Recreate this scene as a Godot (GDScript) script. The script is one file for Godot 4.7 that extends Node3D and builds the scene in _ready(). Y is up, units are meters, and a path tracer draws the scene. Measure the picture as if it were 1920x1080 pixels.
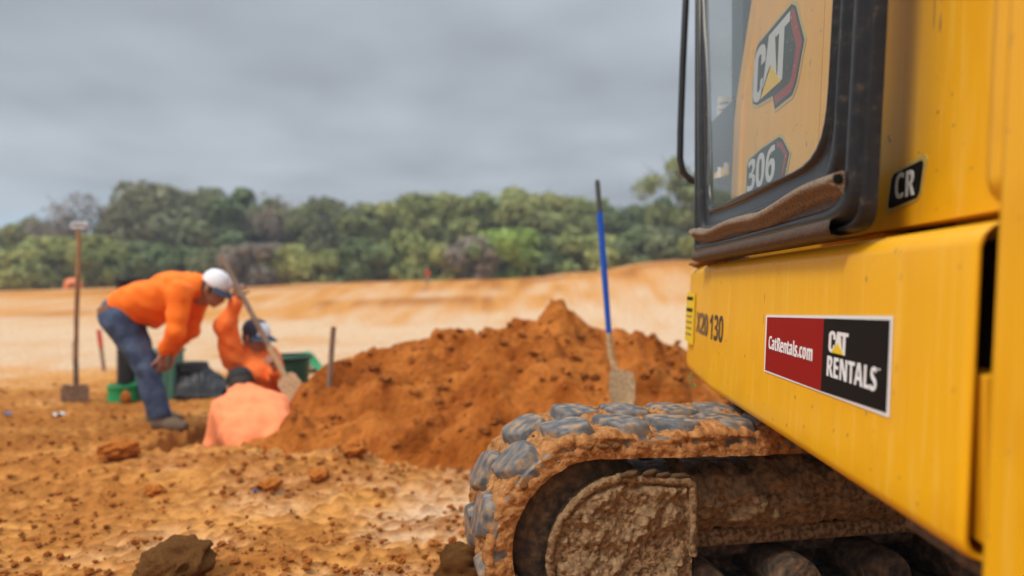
extends Node3D
# Earthworks site: a yellow mini excavator close by, three workers at a pit, a heap of red clay and a wood behind the field.

class MB:
	var v := PackedVector3Array()
	var n := PackedVector3Array()
	var c := PackedColorArray()
	var uv := PackedVector2Array()
	var i := PackedInt32Array()
	var col := Color.WHITE
	func add(p: Vector3, nn := Vector3.ZERO, t := Vector2.ZERO) -> int:
		v.append(p); n.append(nn); c.append(col); uv.append(t)
		return v.size() - 1
	func tri(a: int, b: int, d: int) -> void:
		i.append(a); i.append(b); i.append(d)
	func quad(a: int, b: int, d: int, e: int) -> void:
		var w := n[a] + n[b] + n[d] + n[e]
		var g := (v[d] - v[a]).cross(v[b] - v[a]) + (v[e] - v[a]).cross(v[d] - v[a])
		if w != Vector3.ZERO and g.dot(w) < 0.0:
			tri(a, e, d); tri(a, d, b)
		else:
			tri(a, b, d); tri(a, d, e)
	# a sheet of rows x columns points, normals left to be worked out
	func sheet(pts: PackedVector3Array, rows: int, cols: int, cl := PackedColorArray(), uvs := PackedVector2Array(), flip := false) -> void:
		var at := v.size()
		for k in pts.size():
			v.append(pts[k]); n.append(Vector3.ZERO)
			c.append(cl[k] if cl.size() else col)
			uv.append(uvs[k] if uvs.size() else Vector2.ZERO)
		for r in rows - 1:
			for q in cols - 1:
				var a := at + r * cols + q
				if flip:
					tri(a, a + cols + 1, a + 1); tri(a, a + cols, a + cols + 1)
				else:
					tri(a, a + 1, a + cols + 1); tri(a, a + cols + 1, a + cols)
	func rbox(t: Transform3D, size: Vector3, r: float) -> void:
		var h := size / 2.0
		r = minf(r, minf(h.x, minf(h.y, h.z)) * 0.98)
		for ax in 3:
			var u := (ax + 1) % 3
			var w := (ax + 2) % 3
			for sg: float in [-1.0, 1.0]:
				var lu := [-h[u], -h[u] + r * 0.35, -h[u] + r, h[u] - r, h[u] - r * 0.35, h[u]]
				var lw := [-h[w], -h[w] + r * 0.35, -h[w] + r, h[w] - r, h[w] - r * 0.35, h[w]]
				var at := v.size()
				for a in 6:
					for b in 6:
						var p := Vector3.ZERO
						p[ax] = sg * h[ax]; p[u] = lu[a]; p[w] = lw[b]
						var q := p.clamp(-h + Vector3.ONE * r, h - Vector3.ONE * r)
						var dd := (p - q).normalized()
						add(t * (q + dd * r), (t.basis * dd).normalized(), Vector2(p[u], p[w]))
				for a in 5:
					for b in 5:
						var k := at + a * 6 + b
						quad(k, k + 1, k + 7, k + 6)
	func tube(pts: Array, radii: Array, seg := 10, caps := true) -> void:
		var at := v.size()
		var side := Vector3.ZERO
		for k in pts.size():
			var d: Vector3 = (pts[mini(k + 1, pts.size() - 1)] - pts[maxi(k - 1, 0)]).normalized()
			if side == Vector3.ZERO:
				side = d.cross(Vector3.UP if absf(d.y) < 0.9 else Vector3.RIGHT).normalized()
			side = (side - d * side.dot(d)).normalized()
			var up := side.cross(d)
			for s in seg:
				var a := TAU * s / seg
				var o := side * cos(a) + up * sin(a)
				add(pts[k] + o * radii[mini(k, radii.size() - 1)], o, Vector2(float(s) / seg, k))
		for k in pts.size() - 1:
			for s in seg:
				var a := at + k * seg + s
				var b := at + k * seg + (s + 1) % seg
				quad(a, b, b + seg, a + seg)
		if caps:
			for e in 2:
				var k: int = 0 if e == 0 else pts.size() - 1
				var d: Vector3 = (pts[0] - pts[1]).normalized() if e == 0 else (pts[-1] - pts[-2]).normalized()
				var m := add(pts[k], d)
				for s in seg:
					var a := add(v[at + k * seg + s], d)
					var b := add(v[at + k * seg + (s + 1) % seg], d)
					if (v[b] - v[m]).cross(v[a] - v[m]).dot(d) > 0.0:
						tri(m, a, b)
					else:
						tri(m, b, a)
	func lathe(t: Transform3D, prof: Array, seg := 20) -> void:
		var pts := PackedVector3Array()
		for p: Vector2 in prof:
			for s in seg + 1:
				var a := TAU * s / seg
				pts.append(t * Vector3(cos(a) * p.x, p.y, sin(a) * p.x))
		sheet(pts, prof.size(), seg + 1)
	# a flat plate of a 2D outline, with thickness towards +z of t
	func plate(t: Transform3D, poly: PackedVector2Array, thick: float) -> void:
		var ids := Geometry2D.triangulate_polygon(poly)
		var f := t.basis.z.normalized()
		var at := v.size()
		for p in poly:
			add(t * Vector3(p.x, p.y, thick), f, p)
		for k in range(0, ids.size(), 3):
			var a := at + ids[k]; var b := at + ids[k + 1]; var d := at + ids[k + 2]
			if (v[d] - v[a]).cross(v[b] - v[a]).dot(f) > 0.0:
				tri(a, b, d)
			else:
				tri(a, d, b)
		var mid := Vector2.ZERO
		for p in poly:
			mid += p / poly.size()
		for k in poly.size():
			var p := poly[k]; var q := poly[(k + 1) % poly.size()]
			var e := t.basis * Vector3(q.y - p.y, p.x - q.x, 0)
			if not Geometry2D.is_polygon_clockwise(poly):
				e = -e
			e = -e.normalized()
			var a := add(t * Vector3(p.x, p.y, 0), e); var b := add(t * Vector3(q.x, q.y, 0), e)
			var d := add(t * Vector3(q.x, q.y, thick), e); var g := add(t * Vector3(p.x, p.y, thick), e)
			quad(a, b, d, g)
	func join(m: ArrayMesh, t := Transform3D()) -> void:
		var s := m.surface_get_arrays(0)
		var at := v.size()
		for k in s[Mesh.ARRAY_VERTEX].size():
			add(t * s[Mesh.ARRAY_VERTEX][k], (t.basis * s[Mesh.ARRAY_NORMAL][k]).normalized())
		for k: int in s[Mesh.ARRAY_INDEX]:
			i.append(at + k)
	func done() -> ArrayMesh:
		var need := PackedByteArray(); need.resize(v.size())
		for k in v.size():
			need[k] = 1 if n[k] == Vector3.ZERO else 0
		for k in range(0, i.size(), 3):
			var a := i[k]; var b := i[k + 1]; var d := i[k + 2]
			if need[a] or need[b] or need[d]:
				var g := (v[d] - v[a]).cross(v[b] - v[a])
				if need[a]: n[a] += g
				if need[b]: n[b] += g
				if need[d]: n[d] += g
		for k in v.size():
			if need[k]:
				n[k] = n[k].normalized() if n[k] != Vector3.ZERO else Vector3.UP
		var s := []
		s.resize(Mesh.ARRAY_MAX)
		s[Mesh.ARRAY_VERTEX] = v; s[Mesh.ARRAY_NORMAL] = n; s[Mesh.ARRAY_COLOR] = c; s[Mesh.ARRAY_TEX_UV] = uv; s[Mesh.ARRAY_INDEX] = i
		var m := ArrayMesh.new()
		m.add_surface_from_arrays(Mesh.PRIMITIVE_TRIANGLES, s)
		return m

var rng := RandomNumberGenerator.new()
var taken := {}
var M := {}
var n_big: FastNoiseLite
var n_mid: FastNoiseLite
var n_fine: FastNoiseLite
var n_cell: FastNoiseLite
var n_band: FastNoiseLite

func noise(kind: int, freq: float, oct: int, sd: int) -> FastNoiseLite:
	var f := FastNoiseLite.new()
	f.noise_type = kind; f.frequency = freq; f.fractal_octaves = oct; f.seed = sd
	f.fractal_type = FastNoiseLite.FRACTAL_FBM if oct > 1 else FastNoiseLite.FRACTAL_NONE
	return f

func ntex(freq: float, oct: int, sd: int, cols: Array, at: Array, size := 512, kind := FastNoiseLite.TYPE_SIMPLEX_SMOOTH) -> NoiseTexture2D:
	var t := NoiseTexture2D.new()
	t.width = size; t.height = size; t.seamless = true; t.seamless_blend_skirt = 0.25; t.noise = noise(kind, freq, oct, sd)
	var g := Gradient.new()
	g.offsets = PackedFloat32Array(at)
	var cc := PackedColorArray()
	for x: Color in cols:
		cc.append(x.linear_to_srgb())
	g.colors = cc
	t.color_ramp = g
	return t

func mat(called: String, c: Color, rough := 0.7, metal := 0.0) -> StandardMaterial3D:
	var m := StandardMaterial3D.new()
	m.resource_name = called
	m.albedo_color = c.linear_to_srgb()
	m.roughness = rough; m.metallic = metal
	m.cull_mode = BaseMaterial3D.CULL_DISABLED
	M[called] = m
	return m

func tri_tex(m: StandardMaterial3D, t: Texture2D, scale: float, world := true) -> void:
	m.albedo_texture = t
	m.uv1_triplanar = true; m.uv1_world_triplanar = world
	m.uv1_scale = Vector3.ONE * scale

func relief(m: StandardMaterial3D, t: Texture2D, cm: float) -> void:
	m.heightmap_enabled = true; m.heightmap_texture = t; m.heightmap_scale = cm

func numbered(called: String) -> String:
	var k: int = taken.get(called, 0)
	taken[called] = k + 1
	return called if k == 0 else "%s_%03d" % [called, k]

func thing(called: String, label: String, category: String, at := Vector3.ZERO, turn := 0.0, group := "") -> Node3D:
	var o := Node3D.new()
	o.name = numbered(called)
	add_child(o)
	o.position = at; o.rotation.y = turn
	tag(o, label, category, group)
	return o

func tag(o: Node, label: String, category: String, group := "", kind := "") -> Node:
	if label: o.set_meta("label", label)
	if category: o.set_meta("category", category)
	if group: o.set_meta("group", group)
	if kind: o.set_meta("kind", kind)
	return o

func part(called: String, m: Mesh, material: Material, parent: Node = self) -> MeshInstance3D:
	var o := MeshInstance3D.new()
	o.name = called if parent != self else numbered(called)
	o.mesh = m
	o.material_override = material
	parent.add_child(o, true)
	return o

func box_part(called: String, parent: Node, centre: Vector3, size: Vector3, r: float, material: Material, b := Basis()) -> MeshInstance3D:
	var mb := MB.new()
	mb.rbox(Transform3D(b, centre), size, r)
	return part(called, mb.done(), material, parent)

func tube_part(called: String, parent: Node, pts: Array, radii: Array, material: Material, seg := 10) -> MeshInstance3D:
	var mb := MB.new()
	mb.tube(pts, radii, seg)
	return part(called, mb.done(), material, parent)

# ---------------------------------------------------------------- bodies as a field of tapered capsules, meshed as surface nets
func flesh(bones: Array, cell: float, k: float, wrinkle := 0.0, grain := 9.0) -> ArrayMesh:
	var lo := Vector3.ONE * 1e9
	var hi := -lo
	for b in bones:
		var r: float = maxf(b[2], b[3]) + 2.5 * cell + k * 0.5
		lo = lo.min(b[0] - Vector3.ONE * r).min(b[1] - Vector3.ONE * r)
		hi = hi.max(b[0] + Vector3.ONE * r).max(b[1] + Vector3.ONE * r)
	var nx := int((hi.x - lo.x) / cell) + 2
	var ny := int((hi.y - lo.y) / cell) + 2
	var nz := int((hi.z - lo.z) / cell) + 2
	var f := PackedFloat32Array()
	f.resize(nx * ny * nz)
	f.fill(1.0)
	for b in bones:
		var a: Vector3 = b[0]
		var ba: Vector3 = b[1] - a
		var l2 := maxf(ba.length_squared(), 1e-8)
		var ra: float = b[2]
		var rb: float = b[3]
		var pad := Vector3.ONE * (maxf(ra, rb) + k + 2.0 * cell)
		var p0 := ((a.min(b[1]) - pad - lo) / cell).floor().max(Vector3.ZERO)
		var p1 := ((a.max(b[1]) + pad - lo) / cell).ceil().min(Vector3(nx - 1, ny - 1, nz - 1))
		for z in range(int(p0.z), int(p1.z) + 1):
			for y in range(int(p0.y), int(p1.y) + 1):
				var row := (z * ny + y) * nx
				for x in range(int(p0.x), int(p1.x) + 1):
					var q := lo + Vector3(x, y, z) * cell - a
					var t := clampf(q.dot(ba) / l2, 0.0, 1.0)
					var d := (q - ba * t).length() - ra - (rb - ra) * t
					var e := f[row + x]
					var h := k - absf(d - e)
					f[row + x] = minf(d, e) - (h * h / (4.0 * k) if h > 0.0 else 0.0)
	if wrinkle > 0.0:
		var w := noise(FastNoiseLite.TYPE_SIMPLEX_SMOOTH, 1.0, 2, 5)
		for z in nz:
			for y in ny:
				for x in nx:
					var at := (z * ny + y) * nx + x
					if absf(f[at]) < 0.06:
						var q := (lo + Vector3(x, y, z) * cell) * grain
						f[at] += wrinkle * w.get_noise_3d(q.x + q.y * 0.6, q.y * 0.5, q.z)
	var mb := MB.new()
	var id := PackedInt32Array()
	id.resize(f.size())
	id.fill(-1)
	var off := [0, 1, nx, nx + 1, nx * ny, nx * ny + 1, nx * ny + nx, nx * ny + nx + 1]
	var edges := [[0, 1], [2, 3], [4, 5], [6, 7], [0, 2], [1, 3], [4, 6], [5, 7], [0, 4], [1, 5], [2, 6], [3, 7]]
	for z in nz - 1:
		for y in ny - 1:
			for x in nx - 1:
				var at := (z * ny + y) * nx + x
				var s := 0
				for o in 8:
					if f[at + off[o]] < 0.0:
						s += 1
				if s == 0 or s == 8:
					continue
				var sum := Vector3.ZERO
				var cnt := 0
				for e in edges:
					var fa := f[at + off[e[0]]]
					var fb := f[at + off[e[1]]]
					if (fa < 0.0) != (fb < 0.0):
						var t := fa / (fa - fb)
						var ca := Vector3(e[0] & 1, (e[0] >> 1) & 1, e[0] >> 2)
						var cb := Vector3(e[1] & 1, (e[1] >> 1) & 1, e[1] >> 2)
						sum += ca.lerp(cb, t); cnt += 1
				id[at] = mb.add(lo + (Vector3(x, y, z) + sum / cnt) * cell)
	for z in range(1, nz - 1):
		for y in range(1, ny - 1):
			for x in range(1, nx - 1):
				var at := (z * ny + y) * nx + x
				var inn := f[at] < 0.0
				if inn != (f[at + 1] < 0.0):
					net(mb, id[at], id[at - nx], id[at - nx - nx * ny], id[at - nx * ny], inn)
				if inn != (f[at + nx] < 0.0):
					net(mb, id[at], id[at - nx * ny], id[at - 1 - nx * ny], id[at - 1], inn)
				if inn != (f[at + nx * ny] < 0.0):
					net(mb, id[at], id[at - 1], id[at - 1 - nx], id[at - nx], inn)
	return mb.done()

func net(mb: MB, a: int, b: int, c: int, d: int, inn: bool) -> void:
	if a < 0 or b < 0 or c < 0 or d < 0:
		return
	if inn:
		mb.tri(a, b, c); mb.tri(a, c, d)
	else:
		mb.tri(a, c, b); mb.tri(a, d, c)

func hand_bones(w: Vector3, dir: Vector3, palm: Vector3, curl: float, sd: float) -> Array:
	dir = dir.normalized()
	var side := dir.cross(palm).normalized()
	palm = side.cross(dir).normalized()
	var out := []
	for k: float in [-0.024, 0.0, 0.024]:
		out.append([w + side * k * 0.6, w + dir * 0.085 + side * k, 0.02, 0.017])
	for k in 4:
		var b := w + dir * 0.09 + side * (k * 0.021 - 0.031) * sd
		var len: float = [0.066, 0.078, 0.073, 0.056][k]
		var d1 := (dir * cos(curl) + palm * sin(curl))
		var d2 := (dir * cos(curl * 2.2) + palm * sin(curl * 2.2))
		out.append([b, b + d1 * len * 0.5, 0.0105, 0.0095])
		out.append([b + d1 * len * 0.5, b + d1 * len * 0.5 + d2 * len * 0.5, 0.0095, 0.008])
	var tb := w + dir * 0.025 - side * 0.028 * sd
	var td := (dir * 0.75 - side * 0.5 * sd + palm * 0.5 * sin(curl)).normalized()
	out.append([tb, tb + td * 0.045, 0.014, 0.011])
	out.append([tb + td * 0.045, tb + (td + palm * 0.5 * sin(curl)).normalized() * 0.078, 0.011, 0.009])
	return out

func head_bones(o: Vector3, b: Basis) -> Array:   # b.x right, b.y up, b.z where the face looks
	var out := []
	for e in [[0, 0.03, -0.03, 0, 0.035, 0.02, 0.084, 0.078], [0, -0.01, 0.035, 0, -0.045, 0.05, 0.066, 0.05], [0, -0.06, 0.05, 0, -0.085, 0.068, 0.045, 0.028],
			[-0.05, -0.04, 0.01, -0.03, -0.075, 0.05, 0.028, 0.024], [0.05, -0.04, 0.01, 0.03, -0.075, 0.05, 0.028, 0.024],
			[0, 0.012, 0.088, 0, -0.026, 0.112, 0.011, 0.016], [-0.045, 0.018, 0.08, 0.045, 0.018, 0.08, 0.014, 0.014], [-0.02, -0.058, 0.092, 0.02, -0.058, 0.092, 0.01, 0.01],
			[-0.082, 0.012, -0.005, -0.088, -0.03, 0.0, 0.017, 0.011], [0.082, 0.012, -0.005, 0.088, -0.03, 0.0, 0.017, 0.011], [0, -0.04, -0.03, 0, -0.11, -0.045, 0.058, 0.06]]:
		out.append([o + b * Vector3(e[0], e[1], e[2]), o + b * Vector3(e[3], e[4], e[5]), e[6], e[7]])
	return out

func face(f: Vector3, up := Vector3.UP) -> Basis:
	f = f.normalized()
	var r := up.cross(f).normalized()
	return Basis(r, f.cross(r), f)

func cap_parts(p: Node3D, o: Vector3, b: Basis, crown: Material, brim: Material, front: Material = null) -> void:
	var c := MB.new()
	var prof := [Vector2(0.103, 0.0), Vector2(0.107, 0.02), Vector2(0.104, 0.05), Vector2(0.09, 0.082), Vector2(0.062, 0.105), Vector2(0.03, 0.115), Vector2(0.0, 0.117)]
	c.lathe(Transform3D(b * Basis.from_scale(Vector3(0.92, 1, 1.08)), o + b * Vector3(0, 0.036, -0.012)), prof, 24)
	c.lathe(Transform3D(b, o + b * Vector3(0, 0.152, -0.012)), [Vector2(0.011, -0.002), Vector2(0.009, 0.005), Vector2(0.0, 0.007)], 10)
	var cap := part("cap", c.done(), crown, p)
	var s := MB.new()
	for lay: float in [0.0, 0.004]:
		var pts := PackedVector3Array()
		for r in 5:
			for q in 11:
				var a := lerpf(-1.15, 1.15, q / 10.0)
				var rad := 0.1 + 0.075 * (r / 4.0) * cos(a * 0.75)
				pts.append(o + b * Vector3(sin(a) * rad * 0.9, 0.044 + lay - 0.022 * absf(sin(a)) * (r / 4.0) - 0.012 * r / 4.0, cos(a) * rad * 1.05))
		s.sheet(pts, 5, 11)
	part("brim", s.done(), brim, cap)
	if front:
		var g := MB.new()
		var pts := PackedVector3Array()
		for r in 5:
			for q in 9:
				var a := lerpf(-0.75, 0.75, q / 8.0)
				var w: Vector2 = prof[r].lerp(prof[r + 1], 0.2)
				pts.append(o + b * (Vector3(0, 0.036, -0.012) + Vector3(sin(a) * (w.x + 0.004) * 0.92, w.y, cos(a) * (w.x + 0.004) * 1.08)))
		g.sheet(pts, 5, 9)
		part("front_panel", g.done(), front, cap)

func eyes(p: Node3D, o: Vector3, b: Basis) -> void:
	for sx: float in [-0.034, 0.034]:
		var e := MB.new()
		e.lathe(Transform3D(b * Basis(Vector3.RIGHT, PI / 2), o + b * Vector3(sx, -0.002, 0.083)), [Vector2(0.012, 0.0), Vector2(0.009, 0.006), Vector2(0.0, 0.009)], 10)
		part("eye", e.done(), M.eye, p)
	var m := MB.new()
	m.tube([o + b * Vector3(-0.024, -0.06, 0.098), o + b * Vector3(0, -0.059, 0.103), o + b * Vector3(0.024, -0.06, 0.098)], [0.003], 6)
	part("mouth", m.done(), M.lips, p)
	var h := MB.new()
	h.lathe(Transform3D(b * Basis.from_scale(Vector3(0.9, 1, 1.0)), o + b * Vector3(0, -0.02, -0.018)), [Vector2(0.078, -0.03), Vector2(0.091, -0.01), Vector2(0.098, 0.02), Vector2(0.1, 0.05), Vector2(0.085, 0.085), Vector2(0.0, 0.12)], 20)
	part("hair", h.done(), M.hair, p)

func add_all(ms: Array) -> ArrayMesh:
	var mb := MB.new()
	for m: ArrayMesh in ms:
		mb.join(m)
	return mb.done()

# ---------------------------------------------------------------- ground
const PIT := Rect2(-2.38, 4.27, 0.95, 1.55)    # x, distance, width, length

func crest(x: float, d: float) -> float:
	var u := clampf(x / maxf(d, 1.0), -0.9, 0.6)
	var xs := [-0.9, -0.75, -0.4, -0.3, 0.0, 0.1, 0.25, 0.6]
	var hs := [0.88, 0.93, 1.08, 1.17, 1.36, 1.6, 1.98, 2.5]
	for k in 7:
		if u <= xs[k + 1]:
			return lerpf(hs[k], hs[k + 1], smoothstep(xs[k], xs[k + 1], u))
	return 2.5

func pit(x: float, d: float) -> float:
	var wob := n_mid.get_noise_2d(x * 2.0, d * 2.0) * 0.09
	var a := minf(minf(x - PIT.position.x, PIT.end.x - x), minf(d - PIT.position.y, PIT.end.y - d)) + wob
	return smoothstep(-0.02, 0.12, a)

func ground(x: float, z: float) -> float:
	var d := -z
	var r := Vector2(x, d).length()
	var near := 1.0 - smoothstep(12.0, 40.0, r)
	var h := n_big.get_noise_2d(x, z) * 0.07 * near
	var rough := (1.0 - smoothstep(5.0, 14.0, r))
	if rough > 0.0:
		var spoil := exp(-pow((x + 1.6) / 1.5, 2.0) - pow((d - 4.0) / 0.7, 2.0))
		h += rough * (n_mid.get_noise_2d(x, z) * 0.018 + n_fine.get_noise_2d(x, z) * (0.014 + 0.03 * spoil))
		h -= rough * (0.012 + 0.035 * spoil) * maxf(0.0, n_cell.get_noise_2d(x * 0.8, z * 0.8) + 0.25)
		h += 0.06 * spoil + 0.02 * crumbs(x, d)
		h -= 0.03 * exp(-pow((d - 3.55) / 0.12, 2.0)) * (0.5 + n_mid.get_noise_2d(x * 0.7, 4.0)) * rough
		h -= pit(x, d) * 0.88
	var up := smoothstep(13.5, 24.0, d) * (1.0 - smoothstep(25.0, 34.0, d) * 0.75)
	h += up * crest(x, d) + up * 0.10 * n_band.get_noise_2d(x * 0.25, d * 1.6)
	return h

func crumbs(x: float, d: float) -> float:
	var m := n_mid.get_noise_2d(x * 0.55 + 60.0, d * 1.3) + 0.25 * smoothstep(3.4, 2.6, d) + 0.1
	return smoothstep(0.10, 0.26, n_fine.get_noise_2d(x * 1.7 + 11.0, d * 2.3) * 0.9 + m * 0.5 + 0.03) * (1.0 - smoothstep(6.0, 9.0, d))

func lines(a: float, b: float, step: float, far: float) -> PackedFloat32Array:
	var out := PackedFloat32Array()
	var left := []
	var p := a
	var s := step
	while p > -far:
		s *= 1.09
		p -= s
		left.push_front(p)
	for q: float in left:
		out.append(q)
	var k := a
	while k <= b:
		out.append(k)
		k += step
	s = step
	while k < far:
		out.append(k)
		s *= 1.09
		k += s
	return out

func build_ground() -> void:
	var xs := lines(-4.6, 1.6, 0.028, 420.0)
	var ds := lines(2.1, 7.6, 0.028, 420.0)
	var v := PackedVector3Array(); var c := PackedColorArray()
	var dark := Color(0.38, 0.14, 0.03)
	var mid := Color(0.58, 0.265, 0.07)
	var pale := Color(0.62, 0.425, 0.265)
	for d: float in ds:
		for x: float in xs:
			v.append(Vector3(x, ground(x, -d), -d))
			var b := n_big.get_noise_2d(x * 2.2 + 31.0, d * 2.2)
			var f := n_mid.get_noise_2d(x * 0.8 + 7.0, d * 1.1)
			var w := 0.62 + 0.55 * b + 0.45 * f - 0.12
			w += 0.6 * smoothstep(-1.3, 0.0, x) * (1.0 - smoothstep(6.0, 9.0, d)) * smoothstep(2.2, 3.4, d)
			w -= 0.35 * (1.0 - smoothstep(-3.4, -1.6, x)) * (1.0 - smoothstep(6.0, 8.0, d))
			w += 0.75 * smoothstep(7.5, 10.0, d) * (1.0 - smoothstep(14.0, 19.0, d))
			if d > 6.0:
				w += 1.0 * n_band.get_noise_2d(x * 0.16, d * 0.9) * smoothstep(6.0, 12.0, d) + 0.35 * smoothstep(8.0, 14.0, d) - 0.42 * smoothstep(12.0, 24.0, d)
			var cc := dark.lerp(mid, clampf(w * 2.0, 0.0, 1.0)).lerp(pale, clampf(w * 1.25 - 0.62, 0.0, 1.0))
			var sp := pit(x, d) if d < 6.2 and d > 4.0 and x < -1.2 and x > -2.7 else 0.0
			var spoil := exp(-pow((x + 1.5) / 1.4, 2.0) - pow((d - 4.1) / 0.55, 2.0))
			cc = cc.lerp(Color(0.42, 0.135, 0.022), clampf(maxf(sp, spoil * (0.5 + 1.1 * f)), 0.0, 1.0))
			# crumbled darker soil in patches, with an edge of its own
			if d < 9.0:
				var patch := crumbs(x, d)
				cc = cc.lerp(Color(0.33, 0.12, 0.026), 0.85 * patch)
			c.append(cc)
	var mb := MB.new()
	mb.sheet(v, ds.size(), xs.size(), c)
	tag(part("ground", mb.done(), M.soil), "", "", "", "structure")

# ---------------------------------------------------------------- clods and the heap
func clod_mesh(sd: int, rings := 9, seg := 12) -> ArrayMesh:
	var nn := noise(FastNoiseLite.TYPE_SIMPLEX_SMOOTH, 0.9, 3, sd)
	var cc := noise(FastNoiseLite.TYPE_CELLULAR, 0.9, 1, sd)
	var pts := PackedVector3Array()
	for r in rings + 1:
		for s in seg + 1:
			var a := TAU * (s % seg) / seg
			var e := PI * r / rings
			var d := Vector3(sin(e) * cos(a), cos(e), sin(e) * sin(a))
			pts.append(d * (0.5 + 0.2 * nn.get_noise_3dv(d * 1.5) + 0.06 * cc.get_noise_3dv(d * 1.6)) * Vector3(1.0, 0.78, 0.9))
	var mb := MB.new()
	mb.sheet(pts, rings + 1, seg + 1)
	return mb.done()

func crumb_mesh(sd: int) -> ArrayMesh:   # a broken, angular lump: the hull of a few random points, faces kept flat
	var r := RandomNumberGenerator.new()
	r.seed = sd
	var pts := PackedVector3Array()
	for k in 7:
		for j in 6:
			var a := TAU * (j % 5 + 0.5 * (k % 2)) / 5.0
			var e := PI * k / 6.0
			var w := Vector3(sin(e) * cos(a), cos(e), sin(e) * sin(a))
			r.seed = sd * 100 + k * 7 + (j % 5 if k > 0 and k < 6 else 0)
			pts.append(w * r.randf_range(0.3, 0.62) * Vector3(1, 0.7, 0.85))
	var mb := MB.new()
	for k in 6:
		for j in 5:
			var q := [pts[k * 6 + j], pts[k * 6 + j + 1], pts[k * 6 + j + 7], pts[k * 6 + j + 6]]
			for f in [[0, 1, 2], [0, 2, 3]]:
				var n3: Vector3 = (q[f[2]] - q[f[0]]).cross(q[f[1]] - q[f[0]])
				if n3.length() > 1e-5:
					n3 = n3.normalized()
					mb.tri(mb.add(q[f[0]], n3), mb.add(q[f[1]], n3), mb.add(q[f[2]], n3))
	return mb.done()

const CREST_X := [-2.3, -1.9, -1.65, -1.47, -1.185, -0.835, -0.46, -0.13, 0.1, 0.26, 0.4, 0.5, 0.8, 1.04, 1.27, 1.51, 1.65, 1.95, 2.4]
const CREST_H := [-0.9, -0.5, 0.18, 0.41, 0.47, 0.565, 0.63, 0.725, 0.76, 0.80, 0.80, 0.745, 0.66, 0.655, 0.52, 0.38, 0.24, 0.05, -0.05]

func heap(x: float, d: float) -> float:
	var h := -0.1
	for k in CREST_X.size() - 1:
		if x <= CREST_X[k + 1]:
			h = lerpf(CREST_H[k], CREST_H[k + 1], clampf((x - CREST_X[k]) / (CREST_X[k + 1] - CREST_X[k]), 0, 1))
			break
	var wob := n_mid.get_noise_2d(x * 0.6, 9.0) * 0.12
	var p: float
	if d < 5.4:
		p = clampf((d - 3.98 - wob - 0.25 * smoothstep(0.6, 1.8, absf(x - 0.1))) / 1.42, -0.2, 1.0)
		p = 1.0 - pow(1.0 - p, 1.25) if p > 0.0 else p
	else:
		p = clampf(1.0 - pow((d - 5.4) / 1.45, 1.5), -0.2, 1.0)
	if h > 0.0:
		h *= p
	else:
		h = lerpf(-0.1, h, smoothstep(4.3, 4.7, d))
	var live := smoothstep(-0.06, 0.1, h) if x > -1.5 else 1.0
	var wx := x + 0.12 * n_mid.get_noise_2d(x * 0.9, d * 0.9 + 12.0)
	var wd := d + 0.12 * n_mid.get_noise_2d(x * 0.9 + 30.0, d * 0.9)
	h += live * (n_mid.get_noise_2d(wx * 0.75 + 3.0, wd * 0.75) * 0.13 + n_fine.get_noise_2d(wx * 0.4, wd * 0.4) * 0.10 + n_fine.get_noise_2d(wx * 1.1, wd * 1.1) * 0.035)
	h -= live * 0.07 * maxf(0.0, n_cell.get_noise_2d(wx * 0.5, wd * 0.5) + 0.45)
	h += 0.13 * exp(-pow((wx - 0.37) / 0.10, 6.0) - pow((wd - 5.33) / 0.12, 6.0))
	return h + 0.04

func build_heap() -> void:
	var nx := 220; var nd := 170
	var v := PackedVector3Array(); var c := PackedColorArray()
	for r in nd:
		for q in nx:
			var x := lerpf(-2.1, 2.3, q / (nx - 1.0)); var d := lerpf(3.75, 6.95, r / (nd - 1.0))
			v.append(Vector3(x + n_fine.get_noise_2d(d * 3.0, x * 3.0) * 0.02, heap(x, d), -d))
			var w := clampf(0.5 + 0.9 * n_mid.get_noise_2d(x * 1.1, d * 1.1 + 50.0) + 0.4 * n_fine.get_noise_2d(x, d), 0, 1)
			c.append(Color(0.26, 0.066, 0.009).lerp(Color(0.46, 0.15, 0.028), w))
	var mb := MB.new()
	mb.sheet(v, nd, nx, c)
	tag(part("dirt_pile", mb.done(), M.clay), "large heap of freshly dug rust-orange clay beside the pit", "dirt pile")

func scatter(called: String, label: String, count: int, sd: int, where: Callable, material: Material, meshes: Array) -> void:
	rng.seed = sd
	var per := []
	for m in meshes:
		per.append([])
	for k in count:
		var t = where.call()
		if t != null:
			per[k % meshes.size()].append(t)
	var root := Node3D.new()
	root.name = numbered(called)
	add_child(root)
	tag(root, label, called.replace("_", " "), "", "stuff")
	for k in meshes.size():
		var mm := MultiMesh.new()
		mm.transform_format = MultiMesh.TRANSFORM_3D
		mm.use_colors = true
		mm.mesh = meshes[k]
		mm.instance_count = per[k].size()
		for j in per[k].size():
			mm.set_instance_transform(j, per[k][j])
			mm.set_instance_color(j, Color(1, 1, 1).darkened(rng.randf() * 0.4))
		var o := MultiMeshInstance3D.new()
		o.name = "clod"
		o.multimesh = mm
		o.material_override = material
		o.set_meta("kind", "stuff")
		root.add_child(o, true)

func turned(p: Vector3, s: float) -> Transform3D:
	var b := Basis.from_euler(Vector3(rng.randf() * 0.6, rng.randf() * TAU, rng.randf() * 0.6)).scaled(Vector3(s, s * rng.randf_range(0.6, 1.0), s * rng.randf_range(0.8, 1.2)))
	return Transform3D(b, p)

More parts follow.
